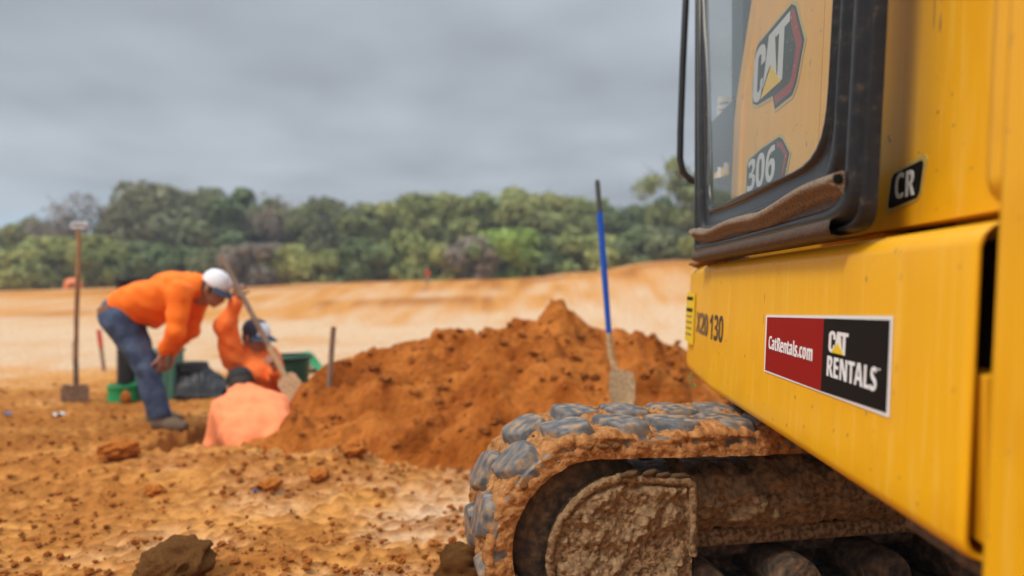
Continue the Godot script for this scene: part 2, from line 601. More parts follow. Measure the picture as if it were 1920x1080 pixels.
# ---------------------------------------------------------------- trees
func crown_mesh(sd: int, lobes: int, leaves: int, leaf: float, wide: float, low: float, spread := 1.0) -> ArrayMesh:
	var r := RandomNumberGenerator.new()
	r.seed = sd
	var mb := MB.new()
	for l in lobes:
		var a := r.randf() * TAU
		var e := r.randf()
		var y := lerpf(low + 0.06, 0.9, e)
		var out := wide * (0.25 + 0.75 * sin(PI * clampf((y - low) / (1.02 - low), 0.05, 1.0))) * sqrt(r.randf())
		if l == 0:
			out = 0.0; y = 0.9
		var o := Vector3(cos(a) * out, y, sin(a) * out)
		var rad := wide * r.randf_range(0.3, 0.48) * spread
		var tone := r.randf_range(0.82, 1.18)
		var warm := r.randf_range(-0.1, 0.14)
		for k in leaves:
			var d := Vector3(r.randfn(), r.randfn() * 0.9 + 0.35, r.randfn()).normalized()
			var p := o + d * rad * (0.52 + 0.58 * r.randf()) * Vector3(1, 0.9, 1)
			if p.y > 1.02:
				p.y = 1.02 - r.randf() * 0.03
			var nrm := (d + Vector3(r.randfn(), r.randfn(), r.randfn()) * 0.55).normalized()
			var u := nrm.cross(Vector3(r.randfn(), r.randfn(), r.randfn())).normalized() * leaf * r.randf_range(0.6, 1.25)
			var w := nrm.cross(u) * r.randf_range(0.5, 0.85)
			var tt := tone * r.randf_range(0.8, 1.2)
			mb.col = Color(tt * (1.0 + warm), tt, tt * (1.0 - warm))
			var i0 := mb.add(p - u, nrm); var i1 := mb.add(p + w, nrm); var i2 := mb.add(p + u, nrm); var i3 := mb.add(p - w, nrm)
			mb.quad(i0, i1, i2, i3)
	return mb.done()

func trunk_mesh(sd: int, high: float, limbs: int, wide: float, thick := 0.02) -> ArrayMesh:
	var r := RandomNumberGenerator.new()
	r.seed = sd
	var mb := MB.new()
	var pts := []
	for k in 6:
		pts.append(Vector3(r.randfn() * 0.008 * k, high * k / 5.0, r.randfn() * 0.008 * k))
	mb.tube(pts, [thick * 1.3, thick, thick * 0.85, thick * 0.7, thick * 0.5, thick * 0.25], 7)
	for k in limbs:
		var f := r.randf_range(0.35, 0.92)
		var b: Vector3 = pts[int(f * 5)]
		var a := r.randf() * TAU
		var d := Vector3(cos(a), r.randf_range(0.35, 1.1), sin(a)) * wide * r.randf_range(0.4, 0.85)
		mb.tube([b, b + d * 0.5 + Vector3(0, 0.015, 0), b + d + Vector3(0, 0.05, 0)], [thick * 0.45, thick * 0.28, thick * 0.1], 5)
	return mb.done()

func build_trees() -> void:
	var crowns := [crown_mesh(11, 40, 230, 0.030, 0.40, 0.06, 0.82), crown_mesh(12, 44, 220, 0.030, 0.44, 0.05, 0.8), crown_mesh(13, 38, 240, 0.028, 0.38, 0.07, 0.82), crown_mesh(14, 46, 210, 0.030, 0.46, 0.04, 0.8)]
	var thin := [crown_mesh(21, 24, 110, 0.019, 0.38, 0.12, 1.15), crown_mesh(22, 24, 115, 0.019, 0.36, 0.14, 1.15)]
	var pines := [crown_mesh(31, 14, 120, 0.02, 0.26, 0.45, 0.85), crown_mesh(32, 13, 130, 0.02, 0.28, 0.4, 0.85)]
	var bushes := [crown_mesh(41, 22, 200, 0.05, 0.62, 0.05, 0.8), crown_mesh(42, 24, 200, 0.05, 0.7, 0.02, 0.8), crown_mesh(43, 20, 200, 0.048, 0.56, 0.05, 0.8)]
	var trunks := [trunk_mesh(51, 0.8, 9, 0.36), trunk_mesh(52, 0.82, 11, 0.4), trunk_mesh(53, 0.95, 14, 0.3, 0.014)]
	# x, distance, height, width over height, crown family, crown, colour, label
	var T := [
		[-49.5, 60, 6.6, 1.1, 0, 1, "leaf_dark", "dark green tree at the left edge, low beside the patch of blue sky"],
		[-43.0, 61, 7.1, 1.05, 0, 0, "leaf_mid", "rounded green tree left of the upright square shovel's grip"],
		[-40.2, 60.5, 8.0, 0.9, 1, 0, "leaf_bare", "thin brownish tree just left of the square shovel's grip"],
		[-37.6, 60, 8.9, 0.95, 1, 1, "leaf_bare", "thin purplish-brown tree just right of the square shovel's grip"],
		[-34.5, 62, 9.0, 1.0, 0, 2, "leaf_grey", "grey-green tree over the bent worker's hips"],
		[-30.6, 60, 9.7, 1.15, 0, 3, "leaf_grey", "broad grey-green dome, tallest tree over the bent worker's back"],
		[-26.8, 61, 9.6, 1.05, 0, 1, "leaf_dark", "dark grey-green tree above the white cap"],
		[-23.6, 60, 9.6, 1.0, 0, 0, "leaf_deep", "deep green domed tree right above the raised shovel's end"],
		[-20.6, 59, 8.6, 0.95, 1, 0, "leaf_bare", "sparse grey-brown tree to the right of the raised shovel's end"],
		[-18.4, 61, 8.2, 1.0, 0, 2, "leaf_mid", "mid-green tree standing next to the sparse grey-brown one"],
		[-15.7, 60, 8.4, 0.95, 0, 3, "leaf_dark", "dark flat-topped tree over the stick standing by the pit"],
		[-12.6, 60, 8.2, 1.1, 0, 0, "leaf_mid", "green rounded tree in the dip of the skyline"],
		[-9.4, 61, 8.9, 1.05, 0, 1, "leaf_pale", "yellow-green tree above the survey stake with the red top"],
		[-6.1, 60, 8.9, 1.1, 0, 3, "leaf_mid", "green dome-crowned tree just right of the red-topped stake"],
		[-2.9, 60.5, 9.1, 1.05, 0, 2, "leaf_mid", "green tree over the left shoulder of the clay heap"],
		[0.2, 60, 9.4, 1.15, 0, 1, "leaf_pale", "bright green tree, highest above the middle of the clay heap"],
		[3.4, 61, 9.2, 1.05, 0, 0, "leaf_pale", "light green tree over the lump on top of the clay heap"],
		[5.9, 60, 8.5, 0.9, 0, 3, "leaf_mid", "green tree with pale trunks left of the blue shovel"],
		[8.4, 60, 7.8, 1.0, 0, 2, "leaf_deep", "dark pine-green tree directly behind the blue shovel's grip"],
		[10.8, 60, 7.9, 1.05, 0, 0, "leaf_deep", "dark rounded tree just right of the blue shovel's grip"],
		[13.0, 59, 8.3, 1.0, 0, 1, "leaf_deep", "dark tree between the blue shovel and the tall pine"],
		[12.4, 52, 10.9, 0.95, 2, 0, "leaf_pine", "tall open-crowned pine beside the cab's black grab bar"],
		[15.4, 53, 10.2, 0.95, 2, 1, "leaf_pine", "tall pine half hidden behind the excavator's cab door"],
	]
	for e in T:
		var pos := Vector3(e[0], 0, -e[1])
		pos.y = ground(pos.x, pos.z) - 0.05
		var t := thing(["broadleaf_tree", "bare_tree", "pine_tree"][e[4]], e[7], "tree", pos, e[0] * 1.7, "trees at the edge of the wood")
		var fam: Array = [crowns, thin, pines][e[4]]
		var h: float = e[2]
		for pr in [["trunk", trunks[2 if e[4] == 2 else e[5] % 2], M.bark], ["crown", fam[e[5] % fam.size()], M[e[6]]]]:
			var o := part(pr[0], pr[1], pr[2], t)
			o.scale = Vector3(h * e[3], h, h * e[3])
	var S := [
		[-35.0, 47, 3.6, "leaf_deep", "dark bush at the far left end of the wood's edge"], [-31.0, 46, 4.2, "leaf_pale", "yellow-green bush right behind the square shovel's shaft"],
		[-28.2, 46, 4.3, "leaf_mid", "green bush between the square shovel and the black pipe"], [-25.4, 47, 3.9, "leaf_deep", "dark bush just behind the black pipe's top"],
		[-22.6, 47, 3.5, "leaf_deep", "dark bush hidden low behind the bent worker's back"], [-19.9, 46, 3.4, "leaf_dark", "dusky bush behind the white cap"],
		[-17.2, 46, 3.7, "leaf_bare", "brown twiggy bush right of the raised shovel's end"], [-14.6, 46, 3.6, "leaf_pale", "light green bush right of the brown twiggy one"],
		[-12.1, 46.5, 3.3, "leaf_mid", "green bush above the stick by the pit"], [-9.6, 46, 3.9, "leaf_deep", "dark green bush left of the red-topped stake"],
		[-5.3, 46, 3.6, "leaf_pale", "round pale green bush directly behind the red-topped stake"], [-7.6, 47, 4.6, "leaf_mid", "tall green bush behind and left of the red-topped stake"],
		[-2.7, 46, 4.1, "leaf_bare", "pinkish-brown dry bush above the heap's left slope"], [-0.3, 46, 4.6, "leaf_bright", "vivid green bush beside the pinkish-brown dry one"],
		[2.0, 46.5, 4.2, "leaf_deep", "dark green bush above the lump on the heap"], [4.3, 46, 4.0, "leaf_mid", "green bush left of the blue shovel's shaft"],
		[6.4, 46, 4.1, "leaf_pale", "yellowish bush touching the blue shovel's shaft"], [8.4, 46, 4.3, "leaf_deep", "dark bush right of the blue shovel's shaft"],
		[10.6, 46, 4.5, "leaf_dark", "dusky bush at the foot of the tall pine"], [12.3, 45, 4.2, "leaf_mid", "green bush touching the excavator's front edge"],
	]
	for k in S.size():
		var e = S[k]
		var pos := Vector3(e[0], 0, -e[1])
		pos.y = ground(pos.x, pos.z) - 0.1
		var t := thing("bush", e[4], "bush", pos, k * 1.3, "bushes along the field's far edge")
		for pr in [["stem", trunks[k % 2], M.bark], ["foliage", bushes[k % 3], M[e[3]]]]:
			var o := part(pr[0], pr[1], pr[2], t)
			o.scale = Vector3(e[2], e[2], e[2]) * (1.0 if pr[0] == "foliage" else 0.8)
	rng.seed = 77
	var mm := MultiMesh.new()
	mm.transform_format = MultiMesh.TRANSFORM_3D
	mm.mesh = crowns[3]
	mm.instance_count = 75
	for k in 75:
		var x := -75.0 + (k % 38) * 3.2 + rng.randf()
		var d := 70.0 + (k / 38) * 6.0 + rng.randf() * 3.0
		var h := rng.randf_range(6.2, 7.4) + (0.8 if x > -42.0 else 0.0)
		mm.set_instance_transform(k, Transform3D(Basis(Vector3.UP, rng.randf() * TAU).scaled(Vector3(h * 1.3, h, h * 1.3)), Vector3(x, -0.4, -d)))
	var w := MultiMeshInstance3D.new()
	w.name = "woodland"
	w.multimesh = mm
	w.material_override = M.leaf_dark
	add_child(w)
	tag(w, "dense green wood filling in behind the first trees", "woodland", "", "stuff")

# ---------------------------------------------------------------- the excavator
const S0 := 2.3
const T0 := 1.5
const TURN := 0.06397

func H(s: float, t: float, y: float) -> Vector3:      # s: forward along the machine, t: across to its right, y: up
	return Vector3(t - T0 + (y - 1.07) * 0.045, y, S0 - s)

func side_frame(s: float, t: float, y: float) -> Transform3D:   # x towards the rear, y up, z outwards from the left flank
	return Transform3D(Basis(Vector3(0, 0, 1), Vector3(0.045, 1, 0), Vector3(-1, 0, 0)), H(s, t, y))

func flat(called: String, parent: Node, t: float, outline: Array, material: Material, thick := 0.0012) -> MeshInstance3D:
	var mb := MB.new()
	var poly := PackedVector2Array()
	for p in outline:
		poly.append(Vector2(-p[0], p[1]))
	mb.plate(side_frame(0, t, 0), poly, thick)
	return part(called, mb.done(), material, parent)

func lettering(parent: Node, words: String, s0: float, s1: float, y0: float, y1: float, t: float, material: Material, bold := true, called := "lettering", lean := 0.0) -> void:
	var tm := TextMesh.new()
	var f := SystemFont.new()
	f.font_names = PackedStringArray(["Droid Sans"])
	f.font_weight = 700 if bold else 400
	tm.font = f
	tm.text = words
	tm.font_size = 64
	tm.pixel_size = 0.01
	tm.depth = 0.1
	var box := tm.get_aabb()
	var o := MeshInstance3D.new()
	o.name = called
	o.mesh = tm
	o.material_override = material
	var fr := side_frame(s0, t, y0)
	fr.basis.x = Vector3(-lean, 0, 1).normalized()
	var k := Vector3(absf(s0 - s1) / box.size.x, (y1 - y0) / box.size.y, 0.012)
	o.transform = fr * Transform3D(Basis.from_scale(k), -box.position * k)
	parent.add_child(o, true)

func rounded(s0: float, s1: float, y0: float, y1: float, r: float) -> Array:
	var out := []
	for c in [[s0 - r, y0 + r, PI * 1.0], [s0 - r, y1 - r, PI * 1.5], [s1 + r, y1 - r, 0.0], [s1 + r, y0 + r, PI * 0.5]]:
		for k in 5:
			var a: float = c[2] + PI / 2 * k / 4.0
			out.append([c[0] + r * (cos(a) * -1.0 if true else 0.0), c[1] + r * sin(a)])
	# order: walk the hull so that the outline does not cross itself
	var pts := PackedVector2Array()
	for p in out:
		pts.append(Vector2(p[0], p[1]))
	var hull := Geometry2D.convex_hull(pts)
	out = []
	for k in hull.size() - 1:
		out.append([hull[k].x, hull[k].y])
	return out

func build_excavator() -> void:
	var a := TURN
	var at := Vector3(S0 * sin(a) + T0 * cos(a), 0, -S0 * cos(a) + T0 * sin(a))
	var ex := thing("excavator", "mud-caked yellow mini excavator close by, its cab door folded back", "excavator", at, -a)
	# lower side panel: a folded plate swept along the flank
	var prof := [[0.14, 1.163], [0.06, 1.163], [0.032, 1.161], [0.017, 1.154], [0.006, 1.143], [0.0, 1.126], [0.0, 1.05], [0.0, 0.95], [0.0, 0.85], [0.0, 0.76], [0.0, 0.722], [0.004, 0.708], [0.012, 0.698], [0.024, 0.692], [0.1, 0.690]]
	var rows := [[1.0, 0.018], [0.984, 0.016], [0.977, 0.010], [0.979, 0.004], [0.992, 0.0], [1.1, 0.0], [1.5, 0.0], [2.0, 0.0], [2.535, 0.0], [2.55, 0.0005], [2.565, 0.0015], [2.9, 0.025], [3.2, 0.05], [3.27, 0.062], [3.3, 0.08], [3.315, 0.11], [3.315, 0.3]]
	var pts := PackedVector3Array(); var uvs := PackedVector2Array()
	for r in rows:
		for p in prof:
			var y: float = p[1]
			if r[1] > 0.003 and r[0] < 1.0:
				y = 0.93 + (y - 0.93) * (1.0 - 0.2 * minf(r[1], 0.05))
			pts.append(H(r[0], 0.571 + p[0] + r[1], y))
			uvs.append(Vector2(r[0], y))
	var mb := MB.new()
	mb.sheet(pts, rows.size(), prof.size(), PackedColorArray(), uvs)
	var panel := part("side_panel", mb.done(), M.yellow, ex)
	# the sticker on it
	flat("sticker_edge", panel, 0.5700, [[1.88, 0.995], [1.189, 1.021], [1.186, 0.85], [1.876, 0.843]], M.white_vinyl, 0.001)
	flat("sticker_red", panel, 0.5687, [[1.866, 0.989], [1.48, 1.0035], [1.48, 0.8505], [1.864, 0.8485]], M.red_vinyl, 0.0006)
	flat("sticker_black", panel, 0.5687, [[1.48, 1.0035], [1.197, 1.0135], [1.195, 0.8565], [1.48, 0.8505]], M.black_vinyl, 0.0006)
	lettering(panel, "CatRentals.com", 1.838, 1.533, 0.906, 0.943, 0.5677, M.white_vinyl, true)
	cat_letters(panel, 1.447, 1.355, 0.936, 0.98, 0.5677, M.white_vinyl)
	flat("triangle", panel, 0.5670, [[1.4015, 0.9585], [1.432, 0.9365], [1.371, 0.9365]], M.logo_yellow, 0.0006)
	lettering(panel, "RENTALS", 1.449, 1.232, 0.886, 0.929, 0.5677, M.white_vinyl, true)
	lettering(panel, "TM", 1.228, 1.221, 0.925, 0.928, 0.5677, M.white_vinyl, true)
	# stencilled number and the warning label further forward
	lettering(panel, "X20", 2.90, 2.585, 0.884, 0.968, 0.5945, M.stencil_worn, true, "lettering", 0.0715)
	lettering(panel, "130", 2.545, 2.345, 0.880, 0.972, 0.5708, M.stencil, true)
	var wl := flat("warning_label", panel, 0.597, [[3.12, 1.045], [2.96, 1.045], [2.96, 0.822], [3.12, 0.832]], M.label_yellow, 0.006)
	for k in 2:
		flat("print_bar", wl, 0.5965, [[3.105, 1.027 - k * 0.05], [2.975, 1.027 - k * 0.05], [2.975, 1.012 - k * 0.05], [3.105, 1.012 - k * 0.05]], M.black_vinyl, 0.007)
	for k in 4:
		flat("print_bar", wl, 0.5965, [[3.1, 0.945 - k * 0.026], [2.985, 0.945 - k * 0.026], [2.985, 0.939 - k * 0.026], [3.1, 0.939 - k * 0.026]], M.stencil_worn, 0.007)
	# rear cover, the bulge above the panel's rear end, engine covers, belly frame
	box_part("rear_cover", ex, H(0.505, 0.863, 1.33), Vector3(0.6, 1.36, 0.855), 0.028, M.yellow, Basis(Vector3(1, 0, 0), Vector3(0.045, 1, 0), Vector3(0, 0, 1)))
	box_part("corner_post", ex, H(0.955, 0.84, 1.62), Vector3(0.52, 0.89, 0.1), 0.045, M.yellow, Basis(Vector3(1, 0, 0), Vector3(0.045, 1, 0), Vector3(0, 0, 1)))
	box_part("gap_plate", ex, H(1.03, 0.63, 0.83), Vector3(0.06, 0.235, 0.1), 0.004, M.yellow)
	box_part("inner_frame", ex, H(1.9, 1.55, 0.93), Vector3(1.66, 0.44, 2.3), 0.02, M.dark_steel)
	box_part("belly_plate", ex, H(1.9, 1.42, 0.705), Vector3(1.5, 0.02, 2.7), 0.006, M.muddy_steel)
	box_part("tail_plate", ex, H(0.75, 0.95, 0.672), Vector3(0.68, 0.02, 0.9), 0.006, M.muddy_steel)
	for e in [[1.0, 1.806, 1.186, 0.05, "rear_engine_cover"], [1.812, 2.68, 1.235, 0.03, "engine_cover"]]:
		var out := PackedVector2Array()
		for p in ([[e[0], e[2]], [e[1] - 0.05, e[2]], [e[1] - 0.015, e[2] + 0.015], [e[1], e[2] + 0.05], [e[1], 2.5], [e[0], 2.5]] if e[4] == "rear_engine_cover" else [[e[0], e[2]], [e[1], e[2]], [e[1] + 0.01, 1.72], [e[1] - 0.01, 1.8], [e[1] - 0.17, 2.12], [e[1] - 0.25, 2.5], [e[0], 2.5]]):
			out.append(Vector2(-p[0], p[1]))
		var cb := MB.new()
		cb.plate(side_frame(0, 0.72, 0), out, 0.06)
		part(e[4], cb.done(), M.yellow, ex)
	var hood := box_part("hood", ex, H(1.85, 1.55, 1.5), Vector3(1.62, 0.72, 1.5), 0.05, M.yellow)
	tube_part("pressed_ridge", hood, [H(2.55, 0.662, 1.30), H(2.55, 0.662, 1.75), H(2.44, 0.668, 1.98), H(2.36, 0.675, 2.4)], [0.014], M.yellow, 8)
	box_part("platform_ledge", ex, H(2.15, 0.80, 1.175), Vector3(0.24, 0.02, 1.35), 0.005, M.yellow)
	box_part("sill_gap_shade", ex, H(2.1, 0.83, 1.21), Vector3(0.2, 0.06, 1.5), 0.005, M.dark_steel)  # solid dark strip, gives the gap under the covers its shade
	# emblem on the engine cover, seen through the door glass
	emblem(ex)
	# CR badge
	var badge := flat("model_badge", ex, 0.6595, rounded(1.424, 1.277, 1.216, 1.312, 0.014), M.badge_gold, 0.0012)
	flat("badge_field", badge, 0.6578, rounded(1.413, 1.288, 1.226, 1.302, 0.009), M.black_vinyl, 0.0008)
	lettering(badge, "CR", 1.385, 1.312, 1.241, 1.291, 0.6565, M.chrome_print, true)
	cab(ex)
	door(ex)
	tracks(ex)

func cat_letters(parent: Node, s0: float, s1: float, y0: float, y1: float, t: float, material: Material) -> void:
	# C, A and T in a box of 0..1 by 0..1, s running back from s0 to s1
	var C := [[0.36, 0.62], [0.36, 0.82], [0.31, 0.94], [0.22, 1.0], [0.14, 1.0], [0.05, 0.94], [0.0, 0.82], [0.0, 0.18], [0.05, 0.06], [0.14, 0.0], [0.22, 0.0], [0.25, 0.03], [0.30, 0.24], [0.30, 0.36], [0.24, 0.36], [0.235, 0.2], [0.18, 0.15], [0.13, 0.2], [0.13, 0.8], [0.18, 0.85], [0.235, 0.8], [0.235, 0.62]]
	var A := [[0.31, 0.14], [0.44, 1.0], [0.60, 1.0], [0.72, 0.08], [0.52, 0.44], [0.44, 0.36]]
	var T := [[0.60, 1.0], [1.0, 1.0], [1.0, 0.84], [0.87, 0.84], [0.87, 0.0], [0.80, 0.0], [0.735, 0.1], [0.735, 0.84], [0.635, 0.84]]
	for g in [C, A, T]:
		var out := []
		for p in g:
			out.append([lerpf(s0, s1, p[0]), lerpf(y0, y1, p[1])])
		flat("letter", parent, t, out, material, 0.0006)

func emblem(ex: Node3D) -> void:
	var rim := [[2.452, 1.76], [2.442, 1.875], [2.425, 1.905], [2.39, 1.915], [2.06, 1.915], [2.02, 1.895], [1.93, 1.755], [1.98, 1.645], [2.02, 1.615], [2.185, 1.615], [2.215, 1.665], [2.38, 1.680], [2.44, 1.70]]
	var e := flat("emblem", ex, 0.6595, rim, M.badge_gold, 0.0012)
	flat("emblem_field", e, 0.6580, [[2.442, 1.765], [2.433, 1.87], [2.415, 1.897], [2.39, 1.905], [2.065, 1.905], [2.03, 1.885], [1.945, 1.757], [1.992, 1.652], [2.025, 1.626], [2.18, 1.626], [2.209, 1.675], [2.375, 1.690], [2.432, 1.709]], M.black_vinyl, 0.0008)
	flat("emblem_bracket", e, 0.6568, [[2.065, 1.893], [2.04, 1.882], [1.958, 1.757], [2.0, 1.660], [2.03, 1.637], [2.172, 1.637], [2.19, 1.668], [2.06, 1.668], [2.035, 1.68], [2.005, 1.757], [2.06, 1.845]], M.red_vinyl, 0.0008)
	cat_letters(e, 2.432, 2.072, 1.70, 1.888, 0.6568, M.chrome_print)
	flat("emblem_triangle", e, 0.6560, [[2.235, 1.778], [2.335, 1.698], [2.13, 1.698]], M.logo_yellow, 0.0008)
	var num := flat("number_badge", ex, 0.6595, [[2.475, 1.39], [2.475, 1.50], [2.455, 1.525], [2.3, 1.535], [2.12, 1.535], [2.085, 1.52], [2.012, 1.458], [2.05, 1.385]], M.badge_gold, 0.0012)
	flat("badge_field", num, 0.6580, [[2.466, 1.40], [2.466, 1.497], [2.45, 1.516], [2.3, 1.526], [2.125, 1.526], [2.09, 1.511], [2.026, 1.458], [2.058, 1.395]], M.black_vinyl, 0.0008)
	flat("badge_bracket", num, 0.6568, [[2.14, 1.515], [2.10, 1.505], [2.038, 1.458], [2.07, 1.40], [2.085, 1.40], [2.062, 1.458], [2.11, 1.492], [2.14, 1.497]], M.red_vinyl, 0.0008)
	lettering(num, "306", 2.452, 2.15, 1.40, 1.512, 0.6568, M.chrome_print, true)

func cab(ex: Node3D) -> void:
	var c := Node3D.new()
	c.name = "cab"
	ex.add_child(c)
	box_part("roof", c, H(2.75, 1.1, 2.56), Vector3(0.95, 0.09, 1.35), 0.04, M.dark_steel)
	box_part("floor", c, H(2.95, 1.1, 1.19), Vector3(0.86, 0.05, 0.8), 0.01, M.dark_steel)
	box_part("front_pillar", c, H(3.38, 0.67, 1.86), Vector3(0.05, 1.36, 0.06), 0.015, M.black_paint)
	box_part("front_pillar", c, H(3.38, 1.5, 1.86), Vector3(0.05, 1.36, 0.06), 0.015, M.black_paint)
	box_part("rear_pillar", c, H(2.62, 1.5, 1.86), Vector3(0.05, 1.36, 0.06), 0.015, M.black_paint)
	# the pillar inside the doorway that carries the paper labels
	var bp := box_part("door_pillar", c, H(2.98, 0.715, 1.50), Vector3(0.05, 0.66, 0.42), 0.015, M.black_paint)
	box_part("door_pillar", c, H(2.86, 0.72, 2.16), Vector3(0.05, 0.7, 0.20), 0.015, M.black_paint)
	flat("paper_label", bp, 0.6885, [[3.11, 1.92], [2.87, 1.86], [2.85, 1.70], [3.11, 1.755]], M.paper, 0.002)
	for k in 5:
		flat("print_bar", bp, 0.6875, [[3.08, 1.885 - k * 0.027], [2.91, 1.845 - k * 0.027], [2.91, 1.839 - k * 0.027], [3.08, 1.879 - k * 0.027]], M.stencil_worn, 0.0025)
	flat("pictogram_label", bp, 0.6885, [[3.11, 1.72], [2.86, 1.665], [2.845, 1.53], [3.11, 1.555]], M.label_yellow, 0.002)
	for k in 4:
		var s := 3.045 - 0.11 * (k % 2)
		var y := 1.67 - 0.075 * (k / 2)
		flat("pictogram", bp, 0.6875, [[s, y], [s - 0.06, y - 0.01], [s - 0.06, y - 0.055], [s, y - 0.045]], M.white_vinyl, 0.0025)
	box_part("upper_label", c, H(2.9, 0.72, 2.06), Vector3(0.01, 0.1, 0.13), 0.002, M.paper)
	box_part("front_glass", c, H(3.4, 1.08, 1.9), Vector3(0.8, 1.2, 0.008), 0.002, M.glass)
	box_part("right_glass", c, H(3.0, 1.52, 1.95), Vector3(0.008, 1.1, 0.7), 0.002, M.glass)
	box_part("seat_cushion", c, H(2.75, 1.12, 1.5), Vector3(0.48, 0.14, 0.46), 0.05, M.cloth_black)
	box_part("seat_back", c, H(2.52, 1.12, 1.85), Vector3(0.46, 0.6, 0.13), 0.06, M.cloth_black, Basis(Vector3.RIGHT, 0.12))
	box_part("control_console", c, H(2.9, 0.85, 1.55), Vector3(0.14, 0.16, 0.4), 0.04, M.cloth_black)
	tube_part("control_lever", c, [H(3.05, 0.85, 1.62), H(3.07, 0.85, 1.74), H(3.08, 0.86, 1.80)], [0.014, 0.014, 0.024], M.cloth_black)
	# grab bar outside the front pillar
	tube_part("grab_bar", c, [H(3.2, 0.655, 1.545), H(3.2, 0.60, 1.565), H(3.2, 0.563, 1.60), H(3.2, 0.547, 1.66), H(3.2, 0.543, 1.8), H(3.2, 0.54, 2.1), H(3.2, 0.54, 2.44), H(3.2, 0.57, 2.5), H(3.2, 0.65, 2.52)], [0.0155], M.black_paint, 12)
	box_part("sill_post", c, H(3.1, 0.67, 1.2), Vector3(0.06, 0.16, 0.12), 0.015, M.black_paint)
	var mud := clod_mesh(91, 10, 14)
	for k in 5:
		var o := part("mud_lump", mud, M.mud, c)
		o.position = H(3.05 - k * 0.14, 0.63 + 0.02 * sin(k * 2.0), 1.168)
		o.rotation = Vector3(0, k * 1.3, 0)
		o.scale = Vector3(0.09, 0.035, 0.16)

func ring_path(corners: Array) -> Array:
	var path := []
	for k in 4:
		var c: Array = corners[k]
		var p: Array = corners[(k + 3) % 4]
		var q: Array = corners[(k + 1) % 4]
		var cc := Vector2(c[0], c[1])
		var u := (Vector2(p[0], p[1]) - cc).normalized()
		var w := (Vector2(q[0], q[1]) - cc).normalized()
		for j in 9:
			var f := j / 8.0
			path.append((cc + u * c[2] * (1 - f)).lerp(cc, f).lerp(cc.lerp(cc + w * c[2], f), f))
		for j in range(1, 6):
			path.append((cc + w * c[2]).lerp(Vector2(q[0], q[1]) - w * q[2], j / 6.0))
	return path

